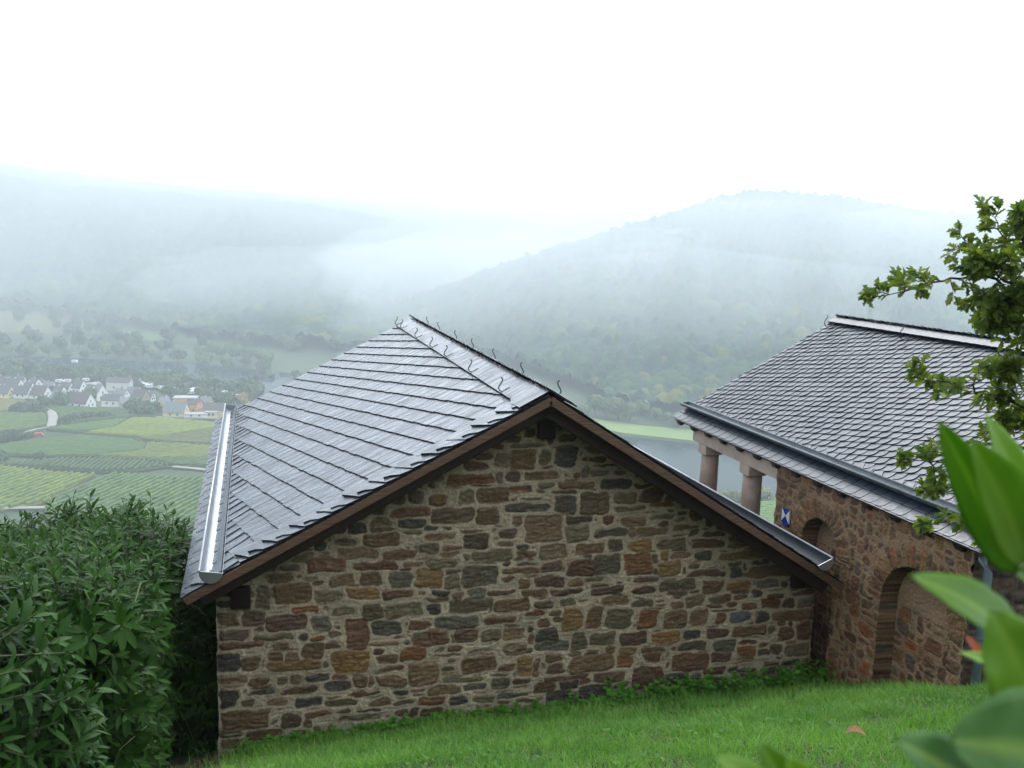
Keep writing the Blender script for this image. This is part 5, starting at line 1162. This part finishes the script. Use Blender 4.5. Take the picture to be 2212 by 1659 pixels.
HS += [(75, 575, 8, 7, 4, 4.5, -30, 'white', 'slate', 'small white house between the two leftmost second-row houses'), (225, 600, 8, 7, 3.5, 4.5, -40, 'white', 'slate', 'white gable squeezed behind the long dark roof'),
       (375, 600, 8, 7, 4, 4.5, -20, 'white', 'grey', 'small white house with a pale roof behind the brown-roofed one'), (455, 630, 8, 7, 3.5, 4.5, -35, 'white', 'slate', 'white house just left of the largest white gable'),
       (690, 620, 8, 7, 4, 4, -50, 'white', 'slate', 'small white house in shade right of the largest white gable'), (150, 545, 8, 7, 3.5, 4, -10, 'white', 'slate', 'white house in the rear row near the left edge'),
       (1010, 640, 9, 7, 3.5, 4.5, -20, 'pale', 'grey', 'pale house right behind the brick gable'), (1130, 660, 7, 6, 3, 3.5, -30, 'white', 'slate', 'little white house right of the brick gable'),
       (1560, 700, 8, 7, 3.5, 3, -20, 'pale', 'grey', 'pale house behind the pale yellow one')]
for a in HS: house(a[0], a[1], a[2] * .9, a[3] * .9, a[4], a[5] * .95, *a[6:])
for (x, y, l, w, h, rz, wc, rc, lb) in ((1405, 700, 15, 9, 6, -8, 'orange', 'light', 'flat-roofed orange building behind the cream houses'), (1480, 785, 14, 6, 2.2, -4, 'white', 'light', 'long low white shed in front of the orange house'), (1600, 780, 7, 5, 3, -8, 'cream', 'light', 'small cream annex beside the pale yellow house')):
    house(x, y, l, w, h, 0, rz, wc, rc, lb, False, flat=True)
# campers
M_camp = mat('camper_white', (.82, .82, .80), (.75, .75, .74), .4)
cv = empty('caravan', (0, 0, -500), 'white caravan on the riverside camping ground behind the village', 'caravan', 'white caravans on the camping ground')
mb = MB(); mb.prism([(-2.6, .5), (2.6, .5), (2.9, 1.4), (2.4, 2.7), (-2.5, 2.7), (-2.8, 1.5)], -1.1, 1.1); bevel(mb.build('body', M_camp, cv, local=True), .15, 2)
mb = MB(); mb.box((-1.6, -1.13, 1.5), (-.3, -1.08, 2.2)); mb.box((.4, -1.13, 1.5), (1.5, -1.08, 2.2)); mb.build('window', M_win, cv, local=True)
for sx_ in (-1, 1): mb = MB(); mb.tube([(.2, sx_ * .85, .35), (.2, sx_ * 1.05, .35)], .35, 10); mb.build('wheel', M_win, cv, local=True)
cu = [False]
cpos = [(5, 420), (10, 450), (30, 490), (55, 495), (260, 440), (275, 450), (265, 462), (245, 505), (325, 512), (445, 520), (465, 526), (512, 520), (128, 425), (565, 372)]
for i in range(11): cpos.append((650 + i * 9.5, 512 + (i * 37 % 38)))
for i in range(30): cpos.append((1050 + i * 9.2, 514 + (i * 23 % 42) + i * 1.1))
for i in range(8): cpos.append((1425 + i * 10, 575 + (i * 17 % 38)))
cpos += [(1675, 612), (1695, 606), (1780, 628), (1798, 636), (1805, 628), (1460, 570), (1195, 515), (1210, 545)]
for (x, y) in cpos:
    X_, Y_ = fl(x, y); 
    if cu[0]:
        o = cv.copy(); COL.objects.link(o)
        for ch in cv.children: c_ = ch.copy(); COL.objects.link(c_); c_.parent = o
    else: o = cv; cu[0] = True
    w_ = 'left of the wide pale house' if x < 830 else ('in the large cluster right of the wide pale house' if x < 1350 else ('behind the orange flat-roofed building' if x < 1600 else 'beside the yellow autumn tree'))
    o['label'] = 'white caravan ' + w_; o['group'] = 'white caravans ' + w_
    o.location = (X_, Y_, ZF + .1); o.rotation_euler = (0, 0, rg.uniform(-.7, .7)); o.scale = (.95, .95, .95)
# red van in the vineyards
M_red = mat('red_paint', (.42, .05, .06), rough=.3)
X_, Y_ = fl(298, 940); vn = empty('red_van', (X_, Y_, ZF + .9), 'red van standing on a track among the vineyards', 'van')
mb = MB(); mb.prism([(-2.6, .4), (2.6, .4), (2.7, 1.1), (1.7, 1.3), (1.1, 2.2), (-2.5, 2.3), (-2.6, 1.5)], -.95, .95); bevel(mb.build('body', M_red, vn, local=True), .08)
mb = MB(); mb.prism([(1.2, 1.35), (1.6, 1.35), (1.08, 2.1), (.4, 2.1), (.4, 1.35)], -.97, .97); mb.build('window', M_win, vn, local=True)
mb = MB(); mb.box((-2.62, -.7, 1.3), (-2.58, .7, 2.1)); mb.build('rear_window', M_win, vn, local=True)
for wx in (-1.6, 1.7):
    for sy in (-1, 1): mb = MB(); mb.tube([(wx, sy * .8, .36), (wx, sy * 1.0, .36)], .36, 10); mb.build('wheel', M_win, vn, local=True)
# a red river marker
X_, Y_ = D2(561, 825); mk = MB(); mk.tube([(0, 0, 0), (0, 0, 1.4), (0, 0, 2.2)], [.9, .8, .1], 8); b_ = empty('river_buoy', (X_, Y_, -121.3), 'small red buoy on the river', 'buoy'); mk.build('float', M_red, b_, local=True)
mk = MB(); mk.tube([(0, 0, 2.2), (0, 0, 3.4)], .12, 6); mk.build('mast', M_red, b_, local=True)

# ------------------------------------------------------------------ haze
HZ = 0.00050
hm = bpy.data.materials.new('haze'); hm.use_nodes = True; nt = hm.node_tree; nt.nodes.remove(nt.nodes['Principled BSDF'])
pv = nt.nodes.new('ShaderNodeVolumePrincipled'); pv.inputs['Color'].default_value = (.84, .92, 1, 1); pv.inputs['Density'].default_value = HZ
pv.inputs['Anisotropy'].default_value = .2
nt.links.new(pv.outputs[0], nt.nodes['Material Output'].inputs['Volume'])
mb = MB(); mb.box((-3700, -500, -126), (3700, 4700, 190)); tag(mb.build('haze', hm), 'pale rain haze filling the valley', 'haze', kind='stuff')

# ------------------------------------------------------------------ low cloud and mist wisps: thin lens-shaped bodies of the same air
def mist(name, x, y, z, rx, ry, rz, dens, seed, label):
    vm_ = bpy.data.materials.new(name); vm_.use_nodes = True; nt = vm_.node_tree; nt.nodes.remove(nt.nodes['Principled BSDF'])
    pv = nt.nodes.new('ShaderNodeVolumePrincipled'); pv.inputs['Color'].default_value = (.95, .98, 1, 1); pv.inputs['Density'].default_value = dens
    nt.links.new(pv.outputs[0], nt.nodes['Material Output'].inputs['Volume'])
    th, ph = np.meshgrid(np.linspace(0, 2 * math.pi, 41)[:-1], np.linspace(.02, math.pi - .02, 22), indexing='ij')
    dx_, dy_, dz_ = np.sin(ph) * np.cos(th), np.sin(ph) * np.sin(th), np.cos(ph)
    r = 1 + .38 * vnoise(dx_ * 2 + seed, dy_ * 2 + dz_, .9, .9, seed, 3)
    V = np.stack([x + rx * r * dx_, y + ry * r * dy_, z + rz * r * dz_], -1).reshape(-1, 3)
    F = [(i * 22 + j, i * 22 + j + 1, ((i + 1) % 40) * 22 + j + 1, ((i + 1) % 40) * 22 + j) for i in range(40) for j in range(21)]
    F += [[i * 22 for i in range(40)], [i * 22 + 21 for i in range(39, -1, -1)]]
    tag(obj(name, V, F, vm_, None, True), label, 'mist', kind='stuff')
for i, (x, y, z, rx, ry, rz, d) in enumerate([(-700, 2250, 140, 420, 320, 50, .0010), (-330, 2250, 122, 380, 300, 48, .0018), (60, 2250, 100, 420, 320, 46, .0016), (430, 2150, 80, 420, 330, 46, .0030), (820, 2050, 78, 350, 300, 46, .004), (760, 1130, -40, 740, 600, 135, .0014), (-260, 1600, -25, 950, 760, 140, .0006), (420, 1200, -70, 480, 560, 95, .0012)]):  # the last three are wide mist banks added to whiten the hills
    mist('low_cloud', x, y, z, rx, ry, rz, d, 11 + i, 'low cloud on the far ridge and mist banks before the hills')
for i, (px, py, Y, rx, ry, rz, d) in enumerate([(1690, 500, 1190, 26, 40, 11, .006), (1735, 512, 1200, 22, 40, 8, .005), (1660, 535, 1130, 40, 45, 9, .004), (1600, 548, 1100, 50, 50, 7, .003), (1480, 505, 1150, 30, 50, 7, .004), (1540, 530, 1120, 32, 50, 6, .004), (1640, 565, 1060, 30, 40, 5, .003), (1400, 560, 1050, 60, 60, 9, .0016), (1850, 560, 1050, 70, 60, 12, .0012)]):
    p = atY(px, py, Y); mist('mist_wisp', p[0], p[1], p[2], rx, ry, rz, d * 2.0, 31 + i, 'thin mist wisp rising from the wooded hill')
